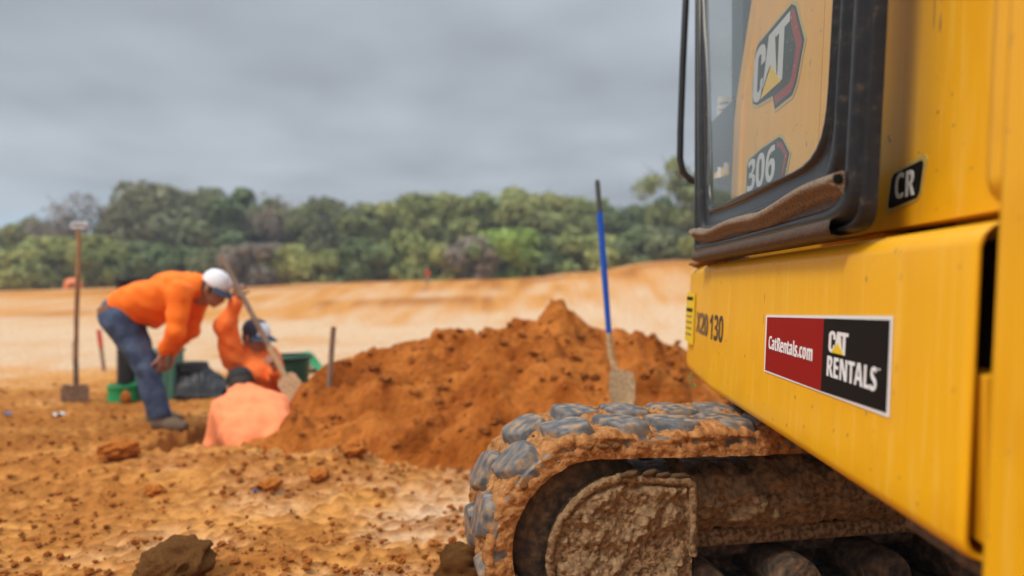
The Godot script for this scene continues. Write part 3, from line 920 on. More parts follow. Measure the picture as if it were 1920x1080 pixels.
func door(ex: Node3D) -> void:
	var d := Node3D.new()
	d.name = "door"
	ex.add_child(d)
	# opening of the glass and outline of the door in (s, y), corners rounded, walked once round
	var path := ring_path([[2.56, 1.345, 0.10], [1.45, 1.335, 0.19], [1.43, 2.36, 0.14], [2.86, 2.36, 0.14]])
	var outer := ring_path([[2.72, 1.172, 0.04], [1.262, 1.172, 0.075], [1.25, 2.52, 0.1], [2.99, 2.52, 0.1]])
	var n := path.size()
	var nrm := []
	for k in n:
		nrm.append((outer[k] - path[k]).normalized())
	# across the frame: distance out from the glass, how far it stands proud
	var sect := [[-0.012, -0.004], [-0.006, 0.010], [0.006, 0.012], [0.014, 0.002], [0.02, 0.0], [0.052, 0.002], [0.058, 0.016], [0.064, 0.020], [0.074, 0.020], [0.080, 0.014], [0.086, -0.006], [0.112, -0.006], [0.118, 0.016], [0.124, 0.022], [0.140, 0.022], [0.148, 0.012], [0.152, -0.01], [0.156, 0.008], [0.162, 0.010], [0.166, 0.002], [0.170, -0.016]]
	var pts := PackedVector3Array(); var cl := PackedColorArray()
	var mudn := noise(FastNoiseLite.TYPE_SIMPLEX_SMOOTH, 16.0, 4, 3)
	for k in n + 1:
		var p: Vector2 = path[k % n]
		var w: Vector2 = nrm[k % n]
		for s in sect:
			var q: Vector2 = p + w * s[0] if s[0] < 0.016 else (p + w * 0.016).lerp(outer[k % n], (s[0] - 0.016) / 0.154)
			pts.append(H(q.x, 0.553 - s[1], q.y))
			cl.append(Color.WHITE)
	var mb := MB.new()
	mb.sheet(pts, n + 1, sect.size(), cl)
	part("door_frame", mb.done(), M.door_black, d)
	# the inside edge that closes the frame towards the body
	var g := MB.new()
	var poly := PackedVector2Array()
	for p: Vector2 in path:
		poly.append(Vector2(-p.x, p.y) + Vector2(-0.006 * nrm[path.find(p)].x, 0.006 * nrm[path.find(p)].y))
	g.plate(side_frame(0, 0.561, 0), poly, 0.005)
	var glass := part("door_glass", g.done(), M.glass, d)
	# dried mud specks on the pane
	rng.seed = 5
	var sp := MB.new()
	for k in 420:
		var s := rng.randf_range(1.5, 2.62)
		var y := rng.randf_range(1.36, 2.2)
		var r := 0.0009 + 0.0022 * pow(rng.randf(), 4.0)
		var fr := side_frame(s, 0.5555, y)
		var o := PackedVector2Array()
		for j in 6:
			o.append(Vector2.from_angle(TAU * j / 6) * r * rng.randf_range(0.7, 1.3))
		sp.plate(fr, o, 0.0004)
	var so := part("mud_specks", sp.done(), M.mud_dry, glass)
	so.set_meta("kind", "stuff")
	# bottom rail with its lip, bolts and black blocks as the shade in its slots
	var rail := []
	var rp := PackedVector3Array()
	for s in 29:
		var ss := lerpf(1.36, 2.70, s / 28.0)
		for e in [[0.556, 1.262], [0.540, 1.258], [0.538, 1.225], [0.536, 1.205], [0.525, 1.2], [0.522, 1.186], [0.527, 1.172], [0.545, 1.168], [0.60, 1.168]]:
			rp.append(H(ss, e[0] + 0.0015 * mudn.get_noise_2d(ss * 0.2, e[1] * 0.3), e[1]))
	var rm := MB.new()
	rm.sheet(rp, 29, 9)
	var ro := part("bottom_rail", rm.done(), M.muddy_black, d)
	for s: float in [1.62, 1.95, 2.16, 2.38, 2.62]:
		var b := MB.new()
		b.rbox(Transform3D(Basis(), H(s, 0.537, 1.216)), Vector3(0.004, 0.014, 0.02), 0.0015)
		part("slot_shade", b.done(), M.black_vinyl, ro)
	# rubber seal that has come off and sags along the bottom
	var sl := MB.new()
	var line := []
	for k in 41:
		var f := k / 40.0
		var s := lerpf(1.315, 2.69, f)
		var y := lerpf(1.268, 1.288, f) - 0.020 * sin(PI * f) - 0.012 * sin(PI * clampf((f - 0.45) / 0.55, 0, 1)) + 0.008 * sin(f * 13.0)
		line.append(Vector2(s, y + (-0.012 if f > 0.93 else 0.0)))
	var cross := [[0.02, 0.02], [-0.005, 0.028], [-0.022, 0.020], [-0.032, 0.004], [-0.027, -0.010], [-0.010, -0.018], [-0.004, -0.03], [0.012, -0.046], [0.026, -0.046], [0.02, -0.02], [0.024, 0.0]]
	var sp2 := PackedVector3Array(); var sc := PackedColorArray()
	for k in 41:
		var p: Vector2 = line[k]
		for j in cross.size() + 1:
			var e: Array = cross[j % cross.size()]
			sp2.append(H(p.x, 0.530 + e[0] * 0.85 + 0.0015 * mudn.get_noise_2d(p.x * 0.4, j * 0.02), p.y + e[1] * 0.7))
			sc.append(Color.WHITE)
	sl.sheet(sp2, 41, cross.size() + 1, sc)
	for e2: int in [0, 40]:
		var outl := []
		var p: Vector2 = line[e2]
		var mid := sl.add(H(p.x, 0.528, p.y))
		for j in cross.size():
			var e: Array = cross[j]
			outl.append(sl.add(H(p.x, 0.530 + e[0] * 0.85, p.y + e[1] * 0.7)))
		for j in cross.size():
			if e2 == 0:
				sl.tri(mid, outl[j], outl[(j + 1) % cross.size()])
			else:
				sl.tri(mid, outl[(j + 1) % cross.size()], outl[j])
	var seal := part("rubber_seal", sl.done(), M.seal, d)
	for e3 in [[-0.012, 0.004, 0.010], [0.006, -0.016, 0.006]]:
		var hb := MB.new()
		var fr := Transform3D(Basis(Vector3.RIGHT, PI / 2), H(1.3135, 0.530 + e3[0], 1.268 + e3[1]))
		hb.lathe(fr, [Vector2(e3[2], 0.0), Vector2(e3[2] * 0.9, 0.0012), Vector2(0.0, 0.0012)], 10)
		part("hollow_shade", hb.done(), M.black_vinyl, seal)  # raised black disc, paints the shade inside the seal's open end
	tube_part("door_handle", d, [H(1.56, 0.56, 1.92), H(1.56, 0.51, 1.93), H(1.56, 0.50, 2.0), H(1.56, 0.51, 2.07), H(1.56, 0.56, 2.08)], [0.012], M.black_paint, 10)

func tracks(ex: Node3D) -> void:
	# frame of the near track: x along it, y up, z out of its side face
	var bx := Vector3(0.9848, 0, -0.1736)
	var bz := Vector3(0.1736, 0, 0.9848)
	var inv := ex.transform.affine_inverse()
	for nearer in 2:
		var org := Vector3(0.243, 0.342, -1.908) if nearer == 0 else Vector3(1.95, 0.342, -3.75)
		var tr := Node3D.new()
		tr.name = "track"
		ex.add_child(tr, true)
		tr.transform = inv * Transform3D(Basis(bx, Vector3.UP, bz), org)
		one_track(tr, nearer == 0)
	var axle := inv * Transform3D(Basis(bx, Vector3.UP, bz), Vector3(1.95, 0.42, -2.95))
	var cf := MB.new()
	cf.rbox(axle, Vector3(0.9, 0.24, 1.5), 0.04)
	part("centre_frame", cf.done(), M.muddy_steel, ex)
	var ring := MB.new()
	ring.lathe(Transform3D(Basis(), axle.origin + Vector3(0, 0.12, 0)), [Vector2(0.42, 0.0), Vector2(0.42, 0.12), Vector2(0.0, 0.12)], 24)
	part("swing_ring", ring.done(), M.dark_steel, ex)

const RAD := 0.295
const LEN := 1.95

func loop_at(q: float, r: float) -> Array:    # q metres along the loop from the lower left, clockwise as seen: up the left end, along the top
	var arc := PI * RAD
	if q < arc:
		var an := -PI / 2 - q / RAD
		var d := Vector3(cos(an), sin(an), 0)
		return [d * r, d]
	q -= arc
	if q < LEN:
		return [Vector3(q, r - 0.012 * sin(PI * q / LEN), 0), Vector3.UP]
	q -= LEN
	if q < arc:
		var an := PI / 2 - q / RAD
		var d := Vector3(cos(an), sin(an), 0)
		return [Vector3(LEN, 0, 0) + d * r, d]
	q -= arc
	return [Vector3(LEN - q, -r, 0), Vector3.DOWN]

func one_track(tr: Node3D, full: bool) -> void:
	var total := 2.0 * LEN + TAU * RAD
	var mb := MB.new()
	var pts := PackedVector3Array()
	var sect := [[-0.0, 0.0], [-0.004, 0.008], [-0.03, 0.012], [-0.2, 0.012], [-0.37, 0.012], [-0.396, 0.008], [-0.4, 0.0], [-0.4, -0.034], [-0.385, -0.04], [-0.2, -0.042], [-0.015, -0.04], [0.0, -0.034], [0.0, 0.0]]
	var steps := 180
	for k in steps + 1:
		var e := loop_at(fmod(total * k / steps, total - 0.0001), RAD)
		for s in sect:
			pts.append(e[0] + e[1] * s[1] + Vector3(0, 0, s[0]))
	mb.sheet(pts, steps + 1, sect.size())
	var belt := part("belt", mb.done(), M.rubber, tr)
	# rubber lugs, two staggered columns
	var lug := lug_mesh()
	var per := 35
	for k in per * 2:
		var col := k % 2
		var q := fmod(total * (k / 2 + 0.5 * col + 0.22) / per, total)
		if not full and q > 3.4:
			continue
		var e := loop_at(q, RAD + 0.001)
		var up: Vector3 = e[1]
		var fw := Vector3(up.y, -up.x, 0)
		var o := part("lug", lug, M.rubber, belt)
		o.transform = Transform3D(Basis(fw, up, fw.cross(up)), e[0] + Vector3(0, 0, -0.100 - 0.2 * col))
		if col == 1:
			o.transform = o.transform * Transform3D(Basis(Vector3(-1, 0, 0), Vector3.UP, Vector3(0, 0, -1)), Vector3.ZERO)
	# inner guide teeth
	var tooth := MB.new()
	tooth.rbox(Transform3D(), Vector3(0.05, 0.07, 0.05), 0.012)
	var tm := tooth.done()
	if full:
		for k in 26:
			var e := loop_at(fmod(total * (k + 0.4) / 70.0 + 0.2, total), RAD - 0.07)
			var o := part("guide_tooth", tm, M.rubber, belt)
			var up: Vector3 = e[1]
			o.transform = Transform3D(Basis(Vector3(up.y, -up.x, 0), up, Vector3(0, 0, -1)), e[0] + Vector3(0, 0, -0.2))
		mud_on_belt(tr)
	# wheels and frame
	for e in [[0.0, 0.235, "idler"], [LEN, 0.235, "sprocket"]]:
		var w := MB.new()
		w.lathe(Transform3D(Basis(Vector3.RIGHT, PI / 2), Vector3(e[0], 0, -0.14)), [Vector2(0.0, 0.07), Vector2(0.2, 0.07), Vector2(0.235, 0.05), Vector2(0.24, 0.0), Vector2(0.24, -0.12), Vector2(0.2, -0.14), Vector2(0.0, -0.14)], 32)
		part(e[2], w.done(), M.muddy_steel, tr)
	for k in 5:
		var w := MB.new()
		w.lathe(Transform3D(Basis(Vector3.RIGHT, PI / 2), Vector3(0.35 + k * 0.31, -0.18, -0.2)), [Vector2(0.0, 0.14), Vector2(0.07, 0.14), Vector2(0.075, 0.12), Vector2(0.075, -0.12), Vector2(0.0, -0.14)], 18)
		part("roller", w.done(), M.muddy_steel, tr)
	if not full:
		box_part("track_frame", tr, Vector3(LEN / 2, 0.02, -0.2), Vector3(1.5, 0.26, 0.26), 0.03, M.muddy_steel)
		return
	var fr := box_part("track_frame", tr, Vector3(1.05, 0.075, -0.235), Vector3(1.75, 0.17, 0.24), 0.03, M.muddy_steel)
	box_part("roller_guard", fr, Vector3(1.0, -0.12, -0.30), Vector3(1.5, 0.08, 0.08), 0.01, M.muddy_steel)
	box_part("ledge", fr, Vector3(0.95, -0.055, -0.17), Vector3(1.25, 0.055, 0.05), 0.012, M.mud_brown)
	box_part("frame_web", fr, Vector3(0.95, -0.055, -0.37), Vector3(1.9, 0.44, 0.02), 0.004, M.muddy_steel)
	# mud packed on the beam behind the cover plate
	var b := noise(FastNoiseLite.TYPE_SIMPLEX_SMOOTH, 9.0, 4, 9)
	var cc := noise(FastNoiseLite.TYPE_CELLULAR, 22.0, 1, 4)
	var bp := PackedVector3Array()
	var bn := 130; var bm := 40
	for r in bm:
		for k in bn:
			var x := lerpf(0.26, 1.5, k / (bn - 1.0))
			var v := r / (bm - 1.0)
			var bulge := sqrt(maxf(0.0, sin(PI * v)))
			var y := lerpf(-0.03 - 0.02 * b.get_noise_2d(x * 0.7, 3.0), 0.175 + 0.05 * b.get_noise_2d(x * 0.5, 8.0), v)
			var lump := b.get_noise_2d(x, y) * 0.045 - 0.02 * maxf(0.0, cc.get_noise_2d(x, y) + 0.4)
			bp.append(Vector3(x, y + 0.02 * b.get_noise_2d(y * 3.0, x * 2.0), -0.14 + bulge * (0.065 + lump) - (1.0 - bulge) * 0.03))
	var bmb := MB.new()
	bmb.sheet(bp, bm, bn, PackedColorArray(), PackedVector2Array(), true)
	part("packed_mud", bmb.done(), M.mud_brown, fr)
	# the end cover: arc on the left, flat top, square right edge, with a raised rib round it and caked mud inside
	var cx := 0.085; var cy := -0.035; var cr := 0.222
	var outline := []
	for k in 25:
		var an := lerpf(PI * 1.32, PI * 0.52, k / 24.0)
		outline.append(Vector2(cx + cos(an) * cr, cy + sin(an) * cr))
	outline.append(Vector2(0.16, 0.178)); outline.append(Vector2(0.27, 0.166)); outline.append(Vector2(0.286, 0.152))
	outline.append(Vector2(0.286, 0.0)); outline.append(Vector2(0.284, -0.06)); outline.append(Vector2(0.28, -0.22))
	var cover := MB.new()
	cover.plate(Transform3D(Basis(), Vector3(0, 0, -0.06)), PackedVector2Array(outline), 0.045)
	var co := part("end_cover", cover.done(), M.mud_brown, tr)
	var ribs := []
	for k in range(2, outline.size() - 1):
		ribs.append(Vector3(outline[k].x, outline[k].y, -0.012))
	var dense := []
	for k in ribs.size() - 1:
		for j in 5:
			var p: Vector3 = ribs[k].lerp(ribs[k + 1], j / 5.0)
			dense.append(p + Vector3(b.get_noise_2d(p.x * 5, p.y * 5), b.get_noise_2d(p.y * 5, p.x * 5 + 4.0), 0) * 0.006)
	var rr := []
	for k in dense.size():
		rr.append(0.0125 + 0.004 * b.get_noise_1d(k * 0.08))
	tube_part("rib", co, dense, rr, M.mud_brown, 8)
	var mp := PackedVector3Array()
	var gn := 96
	for r in gn:
		for k in gn:
			var x := lerpf(-0.14, 0.285, k / (gn - 1.0))
			var y := lerpf(-0.25, 0.18, r / (gn - 1.0))
			var inside := -1.0
			if x < cx or y > 0.13:
				inside = cr - Vector2(x - cx, y - cy).length() if x < cx else (0.182 - (x - 0.085) * 0.08) - y
			else:
				inside = minf(0.28 - x, 0.182 - (x - 0.085) * 0.08 - y)
			var f := smoothstep(0.0, 0.03, inside)
			var lump := 0.012 + b.get_noise_2d(x * 0.8 + 5.0, y * 0.8) * 0.034 + maxf(0.0, b.get_noise_2d(x * 2.2, y * 2.2 + 9.0)) * 0.02 - 0.006 * maxf(0.0, cc.get_noise_2d(x * 1.2, y * 1.2) + 0.45)
			mp.append(Vector3(x, y, -0.022 + (lump if f > 0.0 else 0.0) * f - (0.03 if inside < 0.0 else 0.0)))
	var mmb := MB.new()
	mmb.sheet(mp, gn, gn, PackedColorArray(), PackedVector2Array(), true)
	var keep := PackedInt32Array()
	for k in range(0, mmb.i.size(), 3):
		if mp[mmb.i[k]].z > -0.045 and mp[mmb.i[k + 1]].z > -0.045 and mp[mmb.i[k + 2]].z > -0.045:
			keep.append_array(mmb.i.slice(k, k + 3))
	mmb.i = keep
	part("caked_mud", mmb.done(), M.mud_brown, co)
	var lumpm := clod_mesh(95, 10, 14)
	for e in [[0.10, 0.195, 0.06], [0.16, 0.195, 0.05], [0.20, 0.185, 0.045], [-0.06, 0.13, 0.035], [0.25, 0.178, 0.05], [-0.1, -0.13, 0.05]]:
		var o := part("mud_lump", lumpm, M.mud_brown, co)
		o.position = Vector3(e[0], e[1], -0.018); o.rotation = Vector3(e[0] * 3, e[1] * 20, e[0]); o.scale = Vector3(e[2] * 1.5, e[2] * 0.55, e[2] * 0.9)

func lug_mesh() -> ArrayMesh:
	# a moulded block: slanted six-sided outline, steep flanks, bevelled and slightly crowned top
	var base := [Vector2(-0.075, -0.098), Vector2(0.045, -0.098), Vector2(0.085, 0.0), Vector2(0.07, 0.098), Vector2(-0.03, 0.098), Vector2(-0.07, 0.02)]
	var ring := []
	for k in 6:
		var p: Vector2 = base[k]
		var q: Vector2 = base[(k + 1) % 6]
		for j in 4:
			ring.append(p.lerp(q, (j + 0.5) / 4.0))
	var n := ring.size()
	var levels := [[1.0, -0.012], [0.95, 0.012], [0.86, 0.034], [0.82, 0.040], [0.76, 0.043], [0.55, 0.045], [0.0, 0.046]]
	var pts := PackedVector3Array()
	for l in levels:
		for k in n + 1:
			var p: Vector2 = ring[k % n] * l[0]
			pts.append(Vector3(p.x, l[1], p.y))
	var mb := MB.new()
	mb.sheet(pts, levels.size(), n + 1)
	return mb.done()

func mud_on_belt(tr: Node3D) -> void:
	var a := noise(FastNoiseLite.TYPE_SIMPLEX_SMOOTH, 5.0, 4, 12)
	var b := noise(FastNoiseLite.TYPE_SIMPLEX_SMOOTH, 26.0, 3, 13)
	var cc := noise(FastNoiseLite.TYPE_CELLULAR, 30.0, 1, 14)
	# across: from the far edge over the tread, round the near lip and down its side
	var across := []
	for k in 44:
		across.append([lerpf(-0.398, -0.012, k / 43.0), 0.012, 0.0])
	for k in 5:
		var an := PI / 2 * (k + 1) / 5.0
		across.append([-0.012 + 0.012 * sin(an), 0.012 * cos(an), an])
	for k in 7:
		across.append([0.0, -0.007 * (k + 1), PI / 2])
	var rows := 300
	var pts := PackedVector3Array()
	for r in rows:
		var q := lerpf(0.06, 2.35, r / (rows - 1.0))
		var e := loop_at(q, RAD)
		var up: Vector3 = e[1]
		var fill := smoothstep(0.75, 1.7, q)
		for x in across:
			var o: Vector3 = e[0] + up * x[1] + Vector3(0, 0, x[0])
			var nrm := up * cos(x[2]) + Vector3(0, 0, sin(x[2]))
			var thick: float
			var tread := 0.010 + 0.026 * a.get_noise_2d(q, x[0]) + 0.011 * b.get_noise_2d(q, x[0]) - 0.007 * maxf(0.0, cc.get_noise_2d(q, x[0]) + 0.4) + 0.012 * fill
			if x[2] > 1.5:
				thick = 0.003 + 0.012 * a.get_noise_2d(q * 1.7, x[1] * 3.0 + 5.0) + 0.008 * b.get_noise_2d(q, x[1] + 2.0)
			else:
				thick = tread - 0.008 * sin(x[2])
			pts.append(o + nrm * maxf(thick, -0.004))
	var mb := MB.new()
	mb.sheet(pts, rows, across.size())
	part("clinging_mud", mb.done(), M.mud, tr)
	rng.seed = 31
	var cl := clod_mesh(96, 7, 9)
	for k in 36:
		var q := rng.randf_range(0.5, 2.3)
		var e := loop_at(q, RAD + 0.03)
		var o := part("mud_lump", cl, M.mud, tr)
		var s := rng.randf_range(0.012, 0.034)
		var z := -rng.randf() * 0.39
		if k % 3 == 0:
			z = 0.004
			e = loop_at(q, RAD - 0.012)
		o.transform = turned(e[0] + Vector3(0, 0, z), s)

# ---------------------------------------------------------------- people
func person_bent() -> void:
	var at := Vector3(-2.62, ground(-2.62, -5.1), -5.18)
	var p := thing("person", "worker in orange long-sleeved shirt, jeans and white cap bending over the pit", "person", at)
	var J := {}
	for e in [["pel", -2.96, 0.87, -5.2], ["wai", -2.80, 0.945, -5.2], ["che", -2.56, 1.03, -5.2], ["nec", -2.405, 1.075, -5.2], ["hea", -2.27, 1.048, -5.2], ["hipR", -2.92, 0.82, -5.09], ["knR", -2.70, 0.47, -5.05], ["anR", -2.60, 0.115, -5.05], ["hipL", -3.0, 0.84, -5.31], ["knL", -2.86, 0.45, -5.33], ["anL", -2.80, 0.10, -5.36],
			["shR", -2.42, 1.03, -5.02], ["elR", -2.45, 0.745, -4.97], ["wrR", -2.585, 0.575, -5.05], ["shL", -2.45, 1.01, -5.38], ["elL", -2.56, 0.72, -5.43], ["wrL", -2.68, 0.55, -5.38]]:
		J[e[0]] = Vector3(e[1], e[2], e[3]) - at
	var hb := face(Vector3(0.80, -0.56, 0.2), Vector3(0.5, 0.8, 0))
	var body := flesh([[J.pel, J.wai, 0.13, 0.12], [J.wai, J.che, 0.12, 0.14], [J.che, J.nec, 0.13, 0.06], [J.nec, J.hea - hb.y * 0.06 - hb.z * 0.03, 0.06, 0.058],
		[J.shR, J.elR, 0.05, 0.04], [J.elR, J.wrR, 0.04, 0.028], [J.shL, J.elL, 0.05, 0.04], [J.elL, J.wrL, 0.04, 0.028], [J.hipR, J.knR, 0.085, 0.055], [J.knR, J.anR, 0.055, 0.04], [J.hipL, J.knL, 0.085, 0.055], [J.knL, J.anL, 0.055, 0.04]], 0.02, 0.04)
	var hR := flesh(hand_bones(J.wrR, Vector3(-0.02, -1, 0.05), Vector3(-1, 0, -0.3), 0.45, 1.0), 0.006, 0.012)
	var hL := flesh(hand_bones(J.wrL, Vector3(-0.05, -1, 0.0), Vector3(-1, 0, 0.3), 0.45, -1.0), 0.007, 0.012)
	var hd := flesh(head_bones(J.hea, hb), 0.008, 0.022)
	part("body", add_all([body, hR, hL, hd]), M.skin, p)
	eyes(p, J.hea, hb)
	cap_parts(p, J.hea, hb, M.cap_white, M.cap_navy)
	var z := Vector3(0, 0, 0.085)
	part("shirt", flesh([[J.pel + Vector3(0.045, 0.075, 0.08), J.wai + z + Vector3(0, 0.01, 0), 0.115, 0.135], [J.pel + Vector3(0.045, 0.075, -0.08), J.wai - z + Vector3(0, 0.01, 0), 0.115, 0.135], [J.wai + z, J.che + z, 0.145, 0.15], [J.wai - z, J.che - z, 0.145, 0.15], [J.che + z, J.nec + z * 0.4, 0.145, 0.09], [J.che - z, J.nec - z * 0.4, 0.145, 0.09], [J.wai + Vector3(0.08, -0.07, 0), J.che + Vector3(-0.05, -0.04, 0), 0.12, 0.125],
		[J.shR + Vector3(-0.02, 0, 0), J.elR, 0.082, 0.062], [J.elR, J.wrR + Vector3(0.01, 0.02, 0), 0.06, 0.045], [J.shL, J.elL, 0.08, 0.062], [J.elL, J.wrL + Vector3(0.01, 0.02, 0), 0.06, 0.045]], 0.016, 0.042, 0.022, 10.0), M.orange_a, p)
	var jeans := part("jeans", flesh([[J.pel + Vector3(0, -0.01, 0.06), J.hipR, 0.14, 0.12], [J.pel + Vector3(0, -0.01, -0.06), J.hipL, 0.14, 0.12], [J.pel, J.pel + Vector3(0.09, 0.02, 0), 0.135, 0.12], [J.hipR, J.knR, 0.12, 0.085], [J.knR, J.anR + Vector3(0, 0.02, 0), 0.083, 0.075], [J.hipL, J.knL, 0.12, 0.085], [J.knL, J.anL + Vector3(0, 0.02, 0), 0.083, 0.075]], 0.016, 0.035, 0.016, 9.0), M.jeans, p)
	var bp := MB.new()
	bp.rbox(Transform3D(Basis(Vector3(0.93, 0.36, 0), Vector3(-0.36, 0.93, 0), Vector3(0, 0, 1)), J.pel + Vector3(-0.045, 0.035, 0.185)), Vector3(0.085, 0.045, 0.008), 0.004)
	part("leather_patch", bp.done(), M.leather, jeans)
	for e in [[J.anR, Vector3(0.97, -0.03, 0.2)], [J.anL, Vector3(0.98, 0.0, 0.1)]]:
		var f: Vector3 = e[1].normalized()
		part("boot", flesh([[e[0] + Vector3(0, 0.02, 0), e[0] - Vector3(0.015, 0.05, 0), 0.06, 0.05], [e[0] - Vector3(0.02, 0.055, 0), e[0] + f * 0.13 - Vector3(0, 0.06, 0), 0.046, 0.046], [e[0] + f * 0.1 - Vector3(0, 0.06, 0), e[0] + f * 0.19 - Vector3(0, 0.065, 0), 0.05, 0.04]], 0.014, 0.03), M.boot, p)

func person_shovel() -> void:
	var at := Vector3(-2.06, -0.86, -5.4)
	var p := thing("person", "worker in orange shirt and navy cap down in the pit, raising a shovel", "person", at)
	var J := {}
	for e in [["pel", -2.07, 0.0, -5.42], ["wai", -2.06, 0.19, -5.42], ["che", -2.06, 0.40, -5.41], ["nec", -2.055, 0.565, -5.4], ["hea", -2.02, 0.665, -5.38], ["shR", -2.155, 0.525, -5.29], ["elR", -2.185, 0.775, -5.2], ["wrR", -2.105, 0.975, -5.2], ["shL", -1.94, 0.51, -5.42], ["elL", -1.835, 0.29, -5.38], ["wrL", -1.815, 0.445, -5.2],
			["hipR", -2.08, -0.05, -5.33], ["knR", -2.02, -0.43, -5.30], ["anR", -2.09, -0.76, -5.30], ["hipL", -2.06, -0.05, -5.51], ["knL", -2.0, -0.43, -5.55], ["anL", -2.08, -0.76, -5.58]]:
		J[e[0]] = Vector3(e[1], e[2], e[3]) - at
	var hb := face(Vector3(0.86, -0.28, 0.42))
	var shaft := (Vector3(-1.482, 0.106, -5.1) - Vector3(-2.193, 1.303, -5.15)).normalized()
	var body := flesh([[J.pel, J.wai, 0.13, 0.12], [J.wai, J.che, 0.12, 0.14], [J.che, J.nec, 0.12, 0.06], [J.nec, J.hea - hb.y * 0.08, 0.06, 0.058], [J.shR, J.elR, 0.05, 0.04], [J.elR, J.wrR, 0.04, 0.028], [J.shL, J.elL, 0.05, 0.04], [J.elL, J.wrL, 0.04, 0.028],
		[J.hipR, J.knR, 0.085, 0.055], [J.knR, J.anR, 0.055, 0.04], [J.hipL, J.knL, 0.085, 0.055], [J.knL, J.anL, 0.055, 0.04]], 0.022, 0.04)
	var hR := flesh(hand_bones(J.wrR, Vector3(0.25, 0.95, 0.15), Vector3(0.3, 0.0, -1.0), 1.0, 1.0), 0.006, 0.012)
	var hL := flesh(hand_bones(J.wrL, Vector3(0.1, 0.85, 0.5), Vector3(-0.4, 0.3, 0.9), 1.0, -1.0), 0.006, 0.012)
	var hd := flesh(head_bones(J.hea, hb), 0.008, 0.022)
	part("body", add_all([body, hR, hL, hd]), M.skin, p)
	eyes(p, J.hea, hb)
	cap_parts(p, J.hea, hb, M.cap_navy, M.cap_navy, M.cap_white)
	var z := Vector3(0.06, 0, 0.06)
	part("shirt", flesh([[J.wai - z + Vector3(0, -0.12, 0), J.che - z, 0.13, 0.14], [J.wai + z + Vector3(0, -0.12, 0), J.che + z, 0.13, 0.14], [J.che + z, J.nec + z * 0.3, 0.13, 0.075], [J.che - z, J.nec - z * 0.3, 0.13, 0.075], [J.che, J.shR, 0.12, 0.085], [J.che, J.shL, 0.12, 0.085],
		[J.shR, J.elR, 0.088, 0.072], [J.elR, J.wrR - Vector3(0, 0.03, 0), 0.07, 0.05], [J.shL, J.elL, 0.085, 0.07], [J.elL, J.wrL - Vector3(0, 0.03, 0), 0.068, 0.048]], 0.016, 0.038, 0.020, 10.0), M.orange_b, p)
	part("trousers", flesh([[J.pel, J.hipR, 0.14, 0.12], [J.pel, J.hipL, 0.14, 0.12], [J.hipR, J.knR, 0.115, 0.08], [J.knR, J.anR, 0.08, 0.07], [J.hipL, J.knL, 0.115, 0.08], [J.knL, J.anL, 0.08, 0.07]], 0.022, 0.035), M.jeans, p)
	for k in ["anR", "anL"]:
		part("boot", flesh([[J[k], J[k] - Vector3(0, 0.05, 0), 0.06, 0.05], [J[k] - Vector3(0.02, 0.05, 0), J[k] + Vector3(0.17, -0.055, 0.03), 0.046, 0.042]], 0.018, 0.03), M.boot, p)

